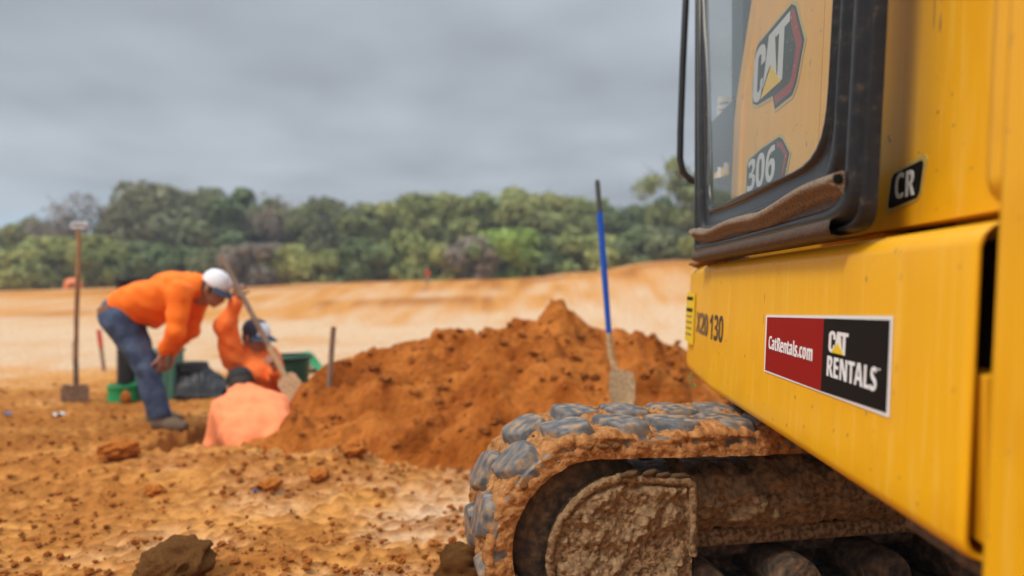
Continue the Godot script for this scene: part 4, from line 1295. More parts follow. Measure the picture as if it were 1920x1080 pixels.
func person_back() -> void:
	var at := Vector3(-1.7, -0.86, -4.6)
	var p := thing("person", "worker seen from behind stooping in the pit, faded orange shirt and black cap", "person", at)
	var J := {}
	for e in [["pel", -1.66, -0.03, -4.52], ["wai", -1.715, 0.085, -4.62], ["che", -1.825, 0.185, -4.78], ["nec", -1.955, 0.29, -4.98], ["hea", -2.02, 0.318, -5.08], ["shL", -2.045, 0.205, -4.84], ["elL", -2.085, -0.06, -4.78], ["wrL", -1.98, -0.28, -4.98], ["shR", -1.70, 0.215, -4.90], ["elR", -1.66, -0.04, -5.0], ["wrR", -1.76, -0.25, -5.12],
			["hipL", -1.77, -0.08, -4.5], ["knL", -1.80, -0.43, -4.62], ["anL", -1.80, -0.76, -4.54], ["hipR", -1.56, -0.08, -4.55], ["knR", -1.53, -0.43, -4.68], ["anR", -1.54, -0.76, -4.60]]:
		J[e[0]] = Vector3(e[1], e[2], e[3]) - at
	var hb := face(Vector3(-0.35, -0.75, -0.6), Vector3(-0.4, 0.5, -0.7))
	var body := flesh([[J.pel, J.wai, 0.13, 0.12], [J.wai, J.che, 0.12, 0.14], [J.che, J.nec, 0.12, 0.06], [J.nec, J.hea - hb.y * 0.06, 0.06, 0.058], [J.shR, J.elR, 0.05, 0.04], [J.elR, J.wrR, 0.04, 0.028], [J.shL, J.elL, 0.05, 0.04], [J.elL, J.wrL, 0.04, 0.028],
		[J.hipR, J.knR, 0.085, 0.055], [J.knR, J.anR, 0.055, 0.04], [J.hipL, J.knL, 0.085, 0.055], [J.knL, J.anL, 0.055, 0.04]], 0.022, 0.04)
	var hR := flesh(hand_bones(J.wrR, Vector3(-0.2, -0.9, -0.3), Vector3(0.5, 0, -0.8), 0.4, 1.0), 0.007, 0.012)
	var hL := flesh(hand_bones(J.wrL, Vector3(0.1, -0.9, -0.3), Vector3(0.5, 0, -0.8), 0.4, -1.0), 0.007, 0.012)
	var hd := flesh(head_bones(J.hea, hb), 0.009, 0.022)
	part("body", add_all([body, hR, hL, hd]), M.skin, p)
	eyes(p, J.hea, hb)
	cap_parts(p, J.hea, hb, M.cloth_black, M.cloth_black)
	var z := Vector3(0.09, 0.0, -0.03)
	var sh := part("shirt", flesh([[J.pel + z * 0.9 + Vector3(-0.01, 0.05, -0.02), J.wai + z, 0.13, 0.145], [J.pel - z * 0.9 + Vector3(-0.01, 0.05, -0.02), J.wai - z, 0.13, 0.145], [J.wai + z, J.che + z * 1.1, 0.145, 0.15], [J.wai - z, J.che - z * 1.1, 0.145, 0.15], [J.wai, J.che, 0.15, 0.16], [J.che + z, J.nec + z * 0.4, 0.14, 0.075], [J.che - z, J.nec - z * 0.4, 0.14, 0.075], [J.che + z, J.shR, 0.14, 0.09], [J.che - z, J.shL, 0.14, 0.09],
		[J.shR, J.elR, 0.085, 0.068], [J.elR, J.wrR, 0.066, 0.05], [J.shL, J.elL, 0.085, 0.068], [J.elL, J.wrL, 0.066, 0.05]], 0.016, 0.028, 0.018, 10.0), M.orange_c, p)
	part("trousers", flesh([[J.pel - Vector3(0, 0.03, 0), J.hipR, 0.14, 0.125], [J.pel - Vector3(0, 0.03, 0), J.hipL, 0.14, 0.125], [J.hipR, J.knR, 0.118, 0.08], [J.knR, J.anR, 0.08, 0.07], [J.hipL, J.knL, 0.118, 0.08], [J.knL, J.anL, 0.08, 0.07]], 0.02, 0.035), M.jeans, p)
	for k in ["anR", "anL"]:
		part("boot", flesh([[J[k], J[k] - Vector3(0, 0.05, 0), 0.06, 0.05], [J[k] - Vector3(0, 0.05, -0.02), J[k] + Vector3(-0.03, -0.055, -0.16), 0.046, 0.042]], 0.018, 0.03), M.boot, p)

func person_far() -> void:
	var x := -16.4
	var d := 25.6
	var at := Vector3(x, 0.45, -d)
	var p := thing("person", "distant stooping figure in an orange shirt behind the square shovel's shaft", "person", at)
	var body := flesh([[Vector3(-0.1, 0.06, 0), Vector3(-0.05, 0.45, 0), 0.07, 0.1], [Vector3(0.12, 0.06, 0), Vector3(0.06, 0.45, 0), 0.07, 0.1], [Vector3(0, 0.5, 0), Vector3(0.02, 0.72, 0.12), 0.13, 0.15], [Vector3(0.05, 0.76, 0.2), Vector3(0.1, 0.72, 0.36), 0.09, 0.09], [Vector3(0.24, 0.7, 0.12), Vector3(0.28, 0.45, 0.25), 0.06, 0.04], [Vector3(-0.2, 0.7, 0.12), Vector3(-0.24, 0.45, 0.25), 0.06, 0.04]], 0.03, 0.05)
	part("body", body, M.skin, p)
	part("shirt", flesh([[Vector3(-0.08, 0.55, -0.02), Vector3(-0.1, 0.74, 0.1), 0.17, 0.19], [Vector3(0.08, 0.55, -0.02), Vector3(0.12, 0.74, 0.1), 0.17, 0.19], [Vector3(0, 0.7, 0.0), Vector3(0.05, 0.78, 0.15), 0.18, 0.16], [Vector3(0.22, 0.72, 0.12), Vector3(0.27, 0.5, 0.22), 0.09, 0.06], [Vector3(-0.2, 0.72, 0.12), Vector3(-0.23, 0.5, 0.22), 0.09, 0.06]], 0.03, 0.05), M.orange_c, p)
	part("trousers", flesh([[Vector3(-0.1, 0.05, 0), Vector3(-0.06, 0.42, 0), 0.09, 0.13], [Vector3(0.12, 0.05, 0), Vector3(0.06, 0.42, 0), 0.09, 0.13]], 0.03, 0.04), M.jeans, p)

# ---------------------------------------------------------------- tools and loose things on the site
func blade(mb: MB, w: float, h: float, dish: float, square: bool) -> void:   # in the xy plane, socket at the top, edge at -h
	for lay: float in [0.0, 0.004]:
		var pts := PackedVector3Array()
		for r in 9:
			for q in 9:
				var u := q / 4.0 - 1.0; var v := r / 8.0
				var half := w / 2.0 * (lerpf(0.72, 1.0, smoothstep(0.0, 0.12, v)) if square else lerpf(0.8, 1.0, smoothstep(0, 0.2, v)) * sqrt(maxf(0.02, 1.0 - pow(maxf(0.0, v - 0.35) / 0.66, 2.4))))
				pts.append(Vector3(u * half, -h * v, lay + dish * (u * u) + 0.02 * (1.0 - v) * (1.0 - u * u)))
		mb.sheet(pts, 9, 9)

func build_tools() -> void:
	# square shovel standing upright on the left
	var g := ground(-4.07, -6.37)
	var s := thing("square_shovel", "square-bladed shovel with wooden shaft standing upright by itself", "shovel", Vector3(-4.07, g, -6.37))
	tube_part("shaft", s, [Vector3(0, 0.2, 0), Vector3(0.005, 0.8, 0), Vector3(0.022, 1.25, 0)], [0.018, 0.02, 0.022], M.wood, 12)
	tube_part("upper_shaft", s, [Vector3(0.022, 1.2, 0), Vector3(0.028, 1.63, 0)], [0.024, 0.017], M.wood_light, 12)
	tube_part("grip", s, [Vector3(-0.045, 1.655, 0), Vector3(-0.03, 1.63, 0), Vector3(0.09, 1.63, 0), Vector3(0.105, 1.655, 0), Vector3(0.095, 1.672, 0), Vector3(-0.035, 1.672, 0), Vector3(-0.045, 1.655, 0)], [0.013], M.pale_plastic, 8)
	tube_part("socket", s, [Vector3(0, 0.14, 0.0), Vector3(0, 0.42, 0)], [0.026, 0.02], M.rust_steel, 12)
	var mb := MB.new()
	blade(mb, 0.265, 0.2, 0.012, true)
	var o := part("blade", mb.done(), M.rust_steel, s)
	o.position = Vector3(0, 0.165, 0)
	for sx: float in [-0.09, 0.09]:
		box_part("step", s, Vector3(sx, 0.168, 0.01), Vector3(0.085, 0.012, 0.03), 0.004, M.rust_steel)
	# blue-handled shovel leaning in the heap
	var p0 := Vector3(0.537, 1.742, -4.3)
	var p1 := Vector3(0.613, 0.75, -4.3)
	var b := thing("blue_shovel", "round-point shovel with a blue handle stuck in the clay heap", "shovel", Vector3(0.66, 0.3, -4.28))
	var off := Vector3(0.66, 0.3, -4.28)
	var dr := (p1 - p0).normalized()
	tube_part("handle", b, [p0 + dr * 0.2 - off, p0 + dr * 0.5 - off, p1 - off], [0.0205, 0.0205, 0.0175], M.blue_paint, 12)
	tube_part("grip", b, [p0 - off, p0 + dr * 0.02 - off, p0 + dr * 0.21 - off], [0.013, 0.0165, 0.0165], M.grip_grey, 12)
	tube_part("socket", b, [p1 - dr * 0.03 - off, p1 + dr * 0.12 - off, p1 + dr * 0.18 + Vector3(0.012, 0, 0.015) - off, p1 + dr * 0.24 + Vector3(0.045, 0, 0.035) - off], [0.021, 0.019, 0.018, 0.014], M.worn_steel, 12)
	var bb := MB.new()
	blade(bb, 0.19, 0.28, 0.02, false)
	var bo := part("blade", bb.done(), M.worn_steel, b)
	bo.transform = Transform3D(Basis.from_euler(Vector3(-0.3, 0.45, -0.2)), p1 + dr * 0.235 + Vector3(0.045, 0.03, 0.03) - off)
	# the shovel that the worker in the pit holds
	var h0 := Vector3(-2.193, 1.303, -5.15)
	var h1 := Vector3(-1.70, 0.40, -5.11)
	var h := thing("held_shovel", "long wooden-handled shovel held slanting by the worker in the pit", "shovel", Vector3(-1.6, 0.2, -5.1))
	off = Vector3(-1.6, 0.2, -5.1)
	tube_part("handle", h, [h0 - off, h1 - off], [0.019, 0.02], M.wood_grey, 12)
	tube_part("socket", h, [h1 + (h0 - h1) * 0.25 - off, h1 + (h1 - h0) * 0.08 - off], [0.024, 0.02], M.worn_steel, 12)
	var hb := MB.new()
	blade(hb, 0.155, 0.31, 0.018, true)
	var ho := part("blade", hb.done(), M.worn_steel, h)
	var dn := (Vector3(-1.482, 0.106, -5.07) - h1).normalized()
	var sd := Vector3(0, 0.35, 1.0).cross(dn).normalized()
	ho.transform = Transform3D(Basis(sd, -dn, sd.cross(-dn)), h1 - off)
	# the stick by the pit
	var st := thing("wooden_stick", "bare wooden stick standing upright at the foot of the heap", "stick", Vector3(-1.368, 0.02, -5.03))
	tube_part("shaft", st, [Vector3(-0.006, -0.12, 0), Vector3(0.02, 0.3, 0), Vector3(0.04, 0.6, 0), Vector3(0.052, 0.748, 0)], [0.022, 0.021, 0.02, 0.019], M.wood_grey, 10)
	tube_part("tip", st, [Vector3(0.051, 0.735, 0), Vector3(0.053, 0.757, 0)], [0.0205, 0.017], M.wood, 10)
	# survey stakes
	for e in [[-5.14, -8.6, 0.52, -0.13, "wooden survey stake with a red painted top behind the bent worker", 0.045], [-2.74, -22.0, 0.48, 0.06, "survey stake with red top far across the field on its crest", 0.11], [-5.9, -9.2, 0.32, 0.0, "short plain grey stake left of the square shovel's lower shaft", 0.04]]:
		var y := ground(e[0], e[1])
		var k := thing("survey_stake", e[4], "stake", Vector3(e[0], y, e[1]))
		var tilt := Basis(Vector3.BACK, -e[3])
		box_part("post", k, tilt * Vector3(0, e[2] / 2 - 0.06, 0), Vector3(e[5], e[2] + 0.12, 0.02), 0.004, M.wood_grey, tilt)
		if e[5] != 0.04:
			box_part("painted_top", k, tilt * Vector3(0, e[2] - 0.11, 0), Vector3(e[5] + 0.006, 0.23, 0.026), 0.004, M.red_paint, tilt)
	# corrugated black pipe standing on end
	var pp := thing("corrugated_pipe", "black corrugated drain pipe standing on end behind the bent worker", "pipe", Vector3(-3.70, ground(-3.7, -6.6), -6.6))
	var prof := []
	for k in 53:
		prof.append(Vector2(0.102 + (0.013 if k % 2 == 0 else -0.004), -0.03 + k * 0.0225))
	prof.append(Vector2(0.09, 1.15))
	prof.append(Vector2(0.088, 0.3))
	var pm := MB.new()
	pm.lathe(Transform3D(), prof, 24)
	part("ribbed_wall", pm.done(), M.black_plastic, pp)
	var pr := MB.new()
	pr.lathe(Transform3D(), [Vector2(0.092, 1.135), Vector2(0.122, 1.135), Vector2(0.122, 1.19), Vector2(0.092, 1.19), Vector2(0.09, 1.1)], 24)
	part("collar", pr.done(), M.black_plastic, pp)
	# green things on the ground
	var gb := thing("green_fitting", "small bright green plastic fitting smeared with clay under the black pipe", "pipe fitting", Vector3(-3.67, ground(-3.6, -6.42), -6.42))
	var gm := MB.new()
	gm.lathe(Transform3D(), [Vector2(0.0, 0.0), Vector2(0.13, 0.0), Vector2(0.13, 0.03), Vector2(0.118, 0.035), Vector2(0.118, 0.14), Vector2(0.128, 0.145), Vector2(0.128, 0.165), Vector2(0.1, 0.165), Vector2(0.1, 0.05)], 24)
	part("cup", gm.done(), M.bright_green, gb)
	var smear := clod_mesh(97, 9, 12)
	var so := part("clay_smear", smear, M.clay, gb)
	so.position = Vector3(0.09, 0.06, 0.1); so.scale = Vector3(0.1, 0.16, 0.07)
	var ub := thing("utility_box", "teal-green plastic utility box behind the bent worker's legs", "utility box", Vector3(-3.43, ground(-3.43, -6.65), -6.65), 0.15)
	box_part("body", ub, Vector3(0, 0.22, 0), Vector3(0.36, 0.46, 0.3), 0.025, M.teal)
	box_part("lid", ub, Vector3(0, 0.462, 0), Vector3(0.385, 0.035, 0.325), 0.012, M.teal)
	for k in 3:
		box_part("rib", ub, Vector3(-0.1 + k * 0.1, 0.22, 0.152), Vector3(0.012, 0.36, 0.01), 0.003, M.teal)
	# black bundle: coiled edging under a crumpled sheet
	var tb := thing("tarp_bundle", "crumpled black plastic sheet and coil lying behind the workers", "tarp", Vector3(-3.13, ground(-3.13, -6.8), -6.8))
	var tn := noise(FastNoiseLite.TYPE_SIMPLEX, 4.5, 3, 6)
	var tp := PackedVector3Array()
	for r in 40:
		for q in 50:
			var x := lerpf(-0.3, 0.34, q / 49.0); var zz := lerpf(-0.28, 0.28, r / 39.0)
			var rr := Vector2((x + 0.06) / (0.26 if x < -0.06 else 0.42), zz / 0.27).length()
			var f := sqrt(maxf(0.0, 1.0 - rr * rr))
			var fold := 0.5 + 0.5 * sin(x * 16.0 + zz * 9.0 + 6.0 * tn.get_noise_2d(x, zz))
			tp.append(Vector3(x, f * (0.24 - 0.10 * smoothstep(-0.02, 0.3, x) + 0.06 * fold) + 0.02 * absf(tn.get_noise_2d(x * 2, zz * 2)), zz))
	var tm := MB.new()
	tm.sheet(tp, 40, 50)
	part("sheet", tm.done(), M.black_plastic, tb)
	for k in 3:
		var ring := []
		for j in 33:
			var an := TAU * j / 32.0
			ring.append(Vector3(-0.08 + cos(an) * (0.17 - k * 0.012), 0.23 + k * 0.032 + 0.012 * sin(an), sin(an) * 0.2))
		tube_part("coil", tb, ring, [0.017], M.black_plastic, 8)
	# dark green bin and the bright green sheet lying behind it
	var gbn := thing("green_bin", "dark green tapered plastic bin next to the worker holding the shovel", "bin", Vector3(-2.05, ground(-2.05, -6.35) , -6.35), 0.2)
	var bm := MB.new()
	for k in 2:
		var inn := 0.012 * k
		bm.lathe(Transform3D(Basis(Vector3.UP, PI / 4), Vector3.ZERO), [Vector2(0.0, 0.006 + inn), Vector2(0.135 - inn, 0.006 + inn), Vector2(0.17 - inn, 0.42)], 16)
	part("body", bm.done(), M.dark_green, gbn)
	var rimb := MB.new()
	rimb.lathe(Transform3D(), [Vector2(0.156, 0.395), Vector2(0.186, 0.395), Vector2(0.19, 0.41), Vector2(0.186, 0.43), Vector2(0.158, 0.43)], 20)
	part("rim", rimb.done(), M.dark_green, gbn)
	box_part("white_label", gbn, Vector3(0.05, 0.12, 0.142), Vector3(0.1, 0.055, 0.012), 0.004, M.white_vinyl, Basis(Vector3.RIGHT, 0.08))
	var gs := thing("green_sheet", "bright green plastic sheet lying bent on the pale field behind the bin", "plastic sheet", Vector3(-2.6, ground(-2.6, -8.5), -8.5))
	var gp := PackedVector3Array()
	for lay in 2:
		for r in 14:
			for q in 26:
				var u := q / 25.0; var w := r / 13.0
				gp.append(Vector3(lerpf(-0.42, 0.32, u), 0.05 + 0.17 * sin(PI * clampf(u * 1.15, 0, 1)) * (1.0 - 0.5 * w) + 0.035 * sin(u * 13.0 + w * 4.0) - lay * 0.012 - 0.04 * u, lerpf(-0.22, 0.22, w)))
	var gsm := MB.new()
	gsm.sheet(gp.slice(0, 364), 14, 26)
	gsm.sheet(gp.slice(364), 14, 26)
	part("sheet", gsm.done(), M.bright_green, gs)
	# litter
	var scraps := [[-3.85, -5.8, 0.09, "paper", "scrap of white paper on the ground left of the bent worker"], [-4.25, -5.75, 0.07, "blue_scrap", "scrap of blue plastic on the ground at the left edge"], [-1.27, -3.37, 0.025, "blue_scrap", "tiny blue scrap among clods in the middle foreground"]]
	for e in scraps:
		var k := thing("litter_scrap", e[4], "litter", Vector3(e[0], ground(e[0], e[1]) + 0.012, e[1]), e[0] * 3)
		var sm := MB.new()
		var pts := PackedVector3Array()
		for r in 5:
			for q in 5:
				pts.append(Vector3((q / 4.0 - 0.5) * e[2], 0.012 * sin(q * 1.9 + r * 1.3) + 0.008, (r / 4.0 - 0.5) * e[2] * 0.7))
		sm.sheet(pts, 5, 5)
		part("crumpled_piece", sm.done(), M[e[3]], k)
	# a weed caught under the machine's front corner
	var wd := thing("weed_sprig", "dry weed sprig dangling below the excavator's front corner", "weed", Vector3(0.80, 0.70, -2.98))
	tube_part("stem", wd, [Vector3(0.06, 0.03, 0), Vector3(0.02, 0.04, 0), Vector3(-0.01, 0.02, 0), Vector3(-0.02, -0.03, 0), Vector3(-0.018, -0.08, 0)], [0.005, 0.004, 0.003, 0.003, 0.002], M.straw, 6)
	for k in 3:
		var lf := MB.new()
		lf.rbox(Transform3D(Basis(Vector3.UP, k * 1.2), Vector3(-0.022 + 0.008 * k, -0.025 - 0.018 * k, 0)), Vector3(0.022, 0.012, 0.004), 0.002)
		part("leaf", lf.done(), M.leaf_bright, wd)

# ---------------------------------------------------------------- materials
func paint_wear() -> ImageTexture:
	# faded paint: faint upright rain streaks, pale scuffs and small chips
	var im := Image.create(512, 512, false, Image.FORMAT_RGB8)
	var st := noise(FastNoiseLite.TYPE_SIMPLEX_SMOOTH, 0.05, 3, 61)
	var pa := noise(FastNoiseLite.TYPE_SIMPLEX_SMOOTH, 0.012, 3, 62)
	var ch := noise(FastNoiseLite.TYPE_SIMPLEX_SMOOTH, 0.06, 2, 63)
	for y in 512:
		for x in 512:
			var a := TAU * x / 512.0
			var sx := cos(a) * 81.0; var sz := sin(a) * 81.0
			var b := TAU * y / 512.0
			var streak := st.get_noise_3d(sx * 1.6, sz * 1.6, cos(b) * 9.0)
			var patch := pa.get_noise_3d(sx, sz, cos(b) * 81.0 + 40.0 * sin(b))
			var chip := ch.get_noise_3d(sx * 1.2, sz * 1.2, cos(b) * 97.0 + 61.0 * sin(b))
			var c := Color(0.86, 0.445, 0.008)
			c = c.lerp(Color(0.88, 0.50, 0.05), clampf(streak * 1.9 - 0.28, 0.0, 0.85))
			c = c.lerp(Color(0.78, 0.375, 0.008), clampf(patch * 1.1, 0.0, 0.5))
			c = c.lerp(Color(0.30, 0.17, 0.07), clampf((chip - 0.64) * 9.0, 0.0, 0.8))
			im.set_pixel(x, y, c.linear_to_srgb())
	return ImageTexture.create_from_image(im)

func make_materials() -> void:
	var grit := ntex(0.03, 4, 1, [Color(0.62, 0.6, 0.58), Color(1, 1, 1), Color(1.0, 1.0, 1.0)], [0.2, 0.55, 1.0], 512)
	var bump := ntex(0.035, 5, 2, [Color.BLACK, Color.WHITE], [0.0, 1.0], 512)
	var bump_c := ntex(0.03, 3, 3, [Color.BLACK, Color.WHITE], [0.0, 1.0], 512, FastNoiseLite.TYPE_CELLULAR)
	var m := mat("soil", Color(1, 1, 1), 0.95)
	m.vertex_color_use_as_albedo = true
	tri_tex(m, grit, 0.8); relief(m, bump, 1.3); m.metallic_specular = 0.2
	m = mat("clay", Color(0.46, 0.145, 0.025), 0.95)
	tri_tex(m, grit, 1.7); relief(m, bump_c, 2.5); m.metallic_specular = 0.2
	m = mat("heap_clay", Color(1, 1, 1), 0.95)
	m.vertex_color_use_as_albedo = true
	tri_tex(m, grit, 1.3); relief(m, bump, 1.2); m.metallic_specular = 0.2
	m = mat("crumb", Color(0.37, 0.118, 0.024), 0.95)
	m.vertex_color_use_as_albedo = true; m.metallic_specular = 0.2
	m = mat("crumb_dark", Color(0.22, 0.095, 0.027), 0.95)
	tri_tex(m, grit, 3.0, false); relief(m, bump, 1.5); m.metallic_specular = 0.2
	M["clay"].vertex_color_use_as_albedo = false
	var yt := paint_wear()
	m = mat("yellow", Color(1, 1, 1), 0.42)
	tri_tex(m, yt, 0.9, false)
	m.clearcoat_enabled = true; m.clearcoat = 0.2; m.clearcoat_roughness = 0.25; m.metallic_specular = 0.35
	var mudc := ntex(0.02, 5, 4, [Color(0.17, 0.07, 0.024), Color(0.36, 0.155, 0.048), Color(0.50, 0.26, 0.105)], [0.25, 0.52, 0.85], 512)
	m = mat("mud", Color(1, 1, 1), 0.9)
	tri_tex(m, mudc, 3.0, false); relief(m, bump, 0.5); m.metallic_specular = 0.3
	var mudb := ntex(0.025, 5, 5, [Color(0.10, 0.058, 0.028), Color(0.24, 0.145, 0.07), Color(0.36, 0.235, 0.125)], [0.25, 0.5, 0.8], 512)
	m = mat("mud_brown", Color(1, 1, 1), 0.85)
	tri_tex(m, mudb, 3.2, false); relief(m, bump, 0.5); m.metallic_specular = 0.35
	mat("mud_dry", Color(0.50, 0.33, 0.17), 0.95)
	# rubber with dust and dried clay in patches
	var rub := ntex(0.022, 4, 6, [Color(0.035, 0.038, 0.044), Color(0.066, 0.07, 0.078), Color(0.17, 0.15, 0.13), Color(0.36, 0.21, 0.10), Color(0.46, 0.24, 0.09)], [0.05, 0.38, 0.56, 0.74, 0.95], 512)
	m = mat("rubber", Color(1, 1, 1), 0.55)
	tri_tex(m, rub, 1.7, true); relief(m, bump, 0.06)
	m = mat("door_black", Color(1, 1, 1), 0.3)
	tri_tex(m, ntex(0.03, 5, 7, [Color(0.014, 0.014, 0.016), Color(0.02, 0.02, 0.021), Color(0.04, 0.034, 0.028), Color(0.20, 0.13, 0.08)], [0.0, 0.64, 0.8, 1.0], 512), 2.0, false)
	m.metallic_specular = 0.35
	m = mat("muddy_black", Color(1, 1, 1), 0.6)
	tri_tex(m, ntex(0.02, 5, 8, [Color(0.03, 0.024, 0.02), Color(0.055, 0.038, 0.027), Color(0.11, 0.065, 0.036), Color(0.26, 0.14, 0.06)], [0.0, 0.4, 0.68, 1.0], 512), 7.0, false)
	m = mat("seal", Color(1, 1, 1), 0.75)
	tri_tex(m, ntex(0.03, 5, 9, [Color(0.06, 0.052, 0.046), Color(0.14, 0.105, 0.075), Color(0.25, 0.165, 0.095), Color(0.42, 0.25, 0.11)], [0.1, 0.42, 0.6, 0.95], 512), 7.0, false)
	relief(m, bump, 0.08)
	m = mat("muddy_steel", Color(1, 1, 1), 0.75)
	tri_tex(m, ntex(0.02, 5, 10, [Color(0.03, 0.026, 0.022), Color(0.10, 0.06, 0.035), Color(0.24, 0.14, 0.07)], [0.2, 0.5, 0.85], 512), 2.0, false)
	relief(m, bump, 0.8)
	mat("black_paint", Color(0.018, 0.018, 0.02), 0.35)
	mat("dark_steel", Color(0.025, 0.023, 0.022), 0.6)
	mat("cloth_black", Color(0.02, 0.02, 0.022), 0.85)
	mat("black_plastic", Color(0.013, 0.013, 0.014), 0.55)
	m = mat("glass", Color(0.14, 0.24, 0.15, 0.17), 0.02)
	m.transparency = BaseMaterial3D.TRANSPARENCY_ALPHA
	mat("white_vinyl", Color(0.78, 0.78, 0.78), 0.6)
	M.white_vinyl.metallic_specular = 0.25
	mat("red_vinyl", Color(0.30, 0.010, 0.008), 0.6)
	M.red_vinyl.metallic_specular = 0.25
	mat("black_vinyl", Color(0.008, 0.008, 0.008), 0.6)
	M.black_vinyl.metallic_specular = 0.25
	mat("logo_yellow", Color(0.80, 0.55, 0.03), 0.6)
	M.logo_yellow.metallic_specular = 0.25
	mat("badge_gold", Color(0.55, 0.42, 0.12), 0.4)
	mat("chrome_print", Color(0.62, 0.66, 0.66), 0.3)
	mat("label_yellow", Color(0.85, 0.60, 0.02), 0.45)
	mat("stencil", Color(0.05, 0.032, 0.02), 0.6)
	mat("stencil_worn", Color(0.17, 0.10, 0.05), 0.6)
	mat("paper", Color(0.62, 0.66, 0.64), 0.6)
	mat("skin", Color(0.34, 0.155, 0.095), 0.55)
	M.skin.subsurf_scatter_enabled = true; M.skin.subsurf_scatter_strength = 0.1
	mat("eye", Color(0.05, 0.035, 0.03), 0.2)
	mat("lips", Color(0.25, 0.09, 0.07), 0.5)
	mat("hair", Color(0.03, 0.02, 0.015), 0.8)
	for e in [["orange_a", Color(1.0, 0.18, 0.002)], ["orange_b", Color(0.98, 0.20, 0.03)], ["orange_c", Color(0.95, 0.27, 0.10)]]:
		m = mat(e[0], e[1], 0.85)
		m.rim_enabled = true; m.rim = 0.3; m.rim_tint = 0.6
	m = mat("jeans", Color(1, 1, 1), 0.9)
	tri_tex(m, ntex(0.02, 4, 14, [Color(0.022, 0.032, 0.065), Color(0.045, 0.07, 0.135), Color(0.09, 0.125, 0.20)], [0.2, 0.5, 0.85], 256), 1.5, false)
	mat("leather", Color(0.30, 0.14, 0.07), 0.7)
	mat("boot", Color(0.13, 0.085, 0.05), 0.85)
	mat("cap_white", Color(0.78, 0.78, 0.80), 0.85)
	mat("cap_navy", Color(0.03, 0.04, 0.07), 0.8)
	var wood_t := ntex(0.02, 4, 15, [Color(0.55, 0.5, 0.45), Color(1, 1, 1)], [0.2, 0.7], 256)
	for e in [["wood", Color(0.34, 0.16, 0.065)], ["wood_light", Color(0.42, 0.24, 0.11)], ["wood_grey", Color(0.29, 0.20, 0.14)]]:
		m = mat(e[0], e[1], 0.65)
		tri_tex(m, wood_t, 3.0, false); m.uv1_scale = Vector3(14, 1.5, 14)
	m = mat("rust_steel", Color(1, 1, 1), 0.7, 0.25)
	tri_tex(m, ntex(0.03, 4, 16, [Color(0.10, 0.06, 0.04), Color(0.20, 0.12, 0.08), Color(0.36, 0.22, 0.12)], [0.2, 0.5, 0.85], 256), 4.0, false)
	m = mat("worn_steel", Color(1, 1, 1), 0.6, 0.0)
	tri_tex(m, ntex(0.03, 4, 17, [Color(0.36, 0.22, 0.11), Color(0.52, 0.34, 0.17), Color(0.58, 0.43, 0.26)], [0.2, 0.5, 0.85], 256), 4.0, false)
	mat("pale_plastic", Color(0.50, 0.50, 0.50), 0.5)
	mat("blue_paint", Color(0.005, 0.09, 0.50), 0.4)
	mat("grip_grey", Color(0.07, 0.075, 0.075), 0.7)
	mat("red_paint", Color(0.55, 0.06, 0.04), 0.7)
	mat("bright_green", Color(0.012, 0.26, 0.075), 0.5)
	mat("teal", Color(0.055, 0.17, 0.12), 0.55)
	mat("dark_green", Color(0.012, 0.085, 0.055), 0.5)
	mat("blue_scrap", Color(0.10, 0.12, 0.25), 0.5)
	mat("straw", Color(0.32, 0.22, 0.09), 0.8)
	m = mat("bark", Color(0.13, 0.105, 0.085), 0.9)
	for e in [["leaf_mid", Color(0.27, 0.30, 0.085)], ["leaf_pale", Color(0.36, 0.37, 0.11)], ["leaf_bright", Color(0.28, 0.39, 0.07)], ["leaf_deep", Color(0.15, 0.195, 0.07)], ["leaf_dark", Color(0.19, 0.21, 0.09)], ["leaf_grey", Color(0.24, 0.24, 0.125)], ["leaf_bare", Color(0.27, 0.215, 0.16)], ["leaf_pine", Color(0.27, 0.30, 0.10)]]:  # each tone is a foliage colour of its own
		m = mat(e[0], e[1], 0.8)
		m.vertex_color_use_as_albedo = true
		m.backlight_enabled = true; m.backlight = Color(0.6, 0.6, 0.6)

func sky_image() -> ImageTexture:
	# an overcast sky: soft flat cloud sheets, thinning to a paler band at the horizon, brighter overhead
	var w := 1024; var h := 512
	var im := Image.create(w, h, false, Image.FORMAT_RGBF)
	var f := noise(FastNoiseLite.TYPE_SIMPLEX_SMOOTH, 1.0, 4, 21)
	var g := noise(FastNoiseLite.TYPE_SIMPLEX_SMOOTH, 1.0, 3, 22)
	for y in h:
		var el := PI / 2 - PI * (y + 0.5) / h
		for x in w:
			var az := TAU * ((x + 0.5) / w - 0.5)
			var up := maxf(sin(el), 0.0)
			# cloud sheets lie flat: look the noise up on a plane overhead
			var k := 1.0 / (up + 0.12)
			var px := sin(az) * cos(el) * k; var pz := -cos(az) * cos(el) * k
			var n := f.get_noise_2d(px * 0.55, pz * 0.55) + 0.5 * g.get_noise_2d(px * 1.6 + 9.0, pz * 1.6)
			var v := lerpf(0.30, 1.15, pow(smoothstep(0.30, 1.0, up), 0.85))
			v += 0.09 * exp(-pow(up / 0.09, 2.0))
			v *= 1.0 + 0.29 * n * (1.0 - 0.4 * up)
			var c := Color(0.92, 1.01, 1.125) * v
			var gap := clampf((g.get_noise_2d(px * 0.35 + 13.69, pz * 0.35) - 0.12) * 3.0, 0.0, 1.0) * exp(-pow(up / 0.10, 2.0))
			c = c.lerp(Color(0.27, 0.43, 0.54), 0.75 * gap)
			im.set_pixel(x, y, c)
	return ImageTexture.create_from_image(im)

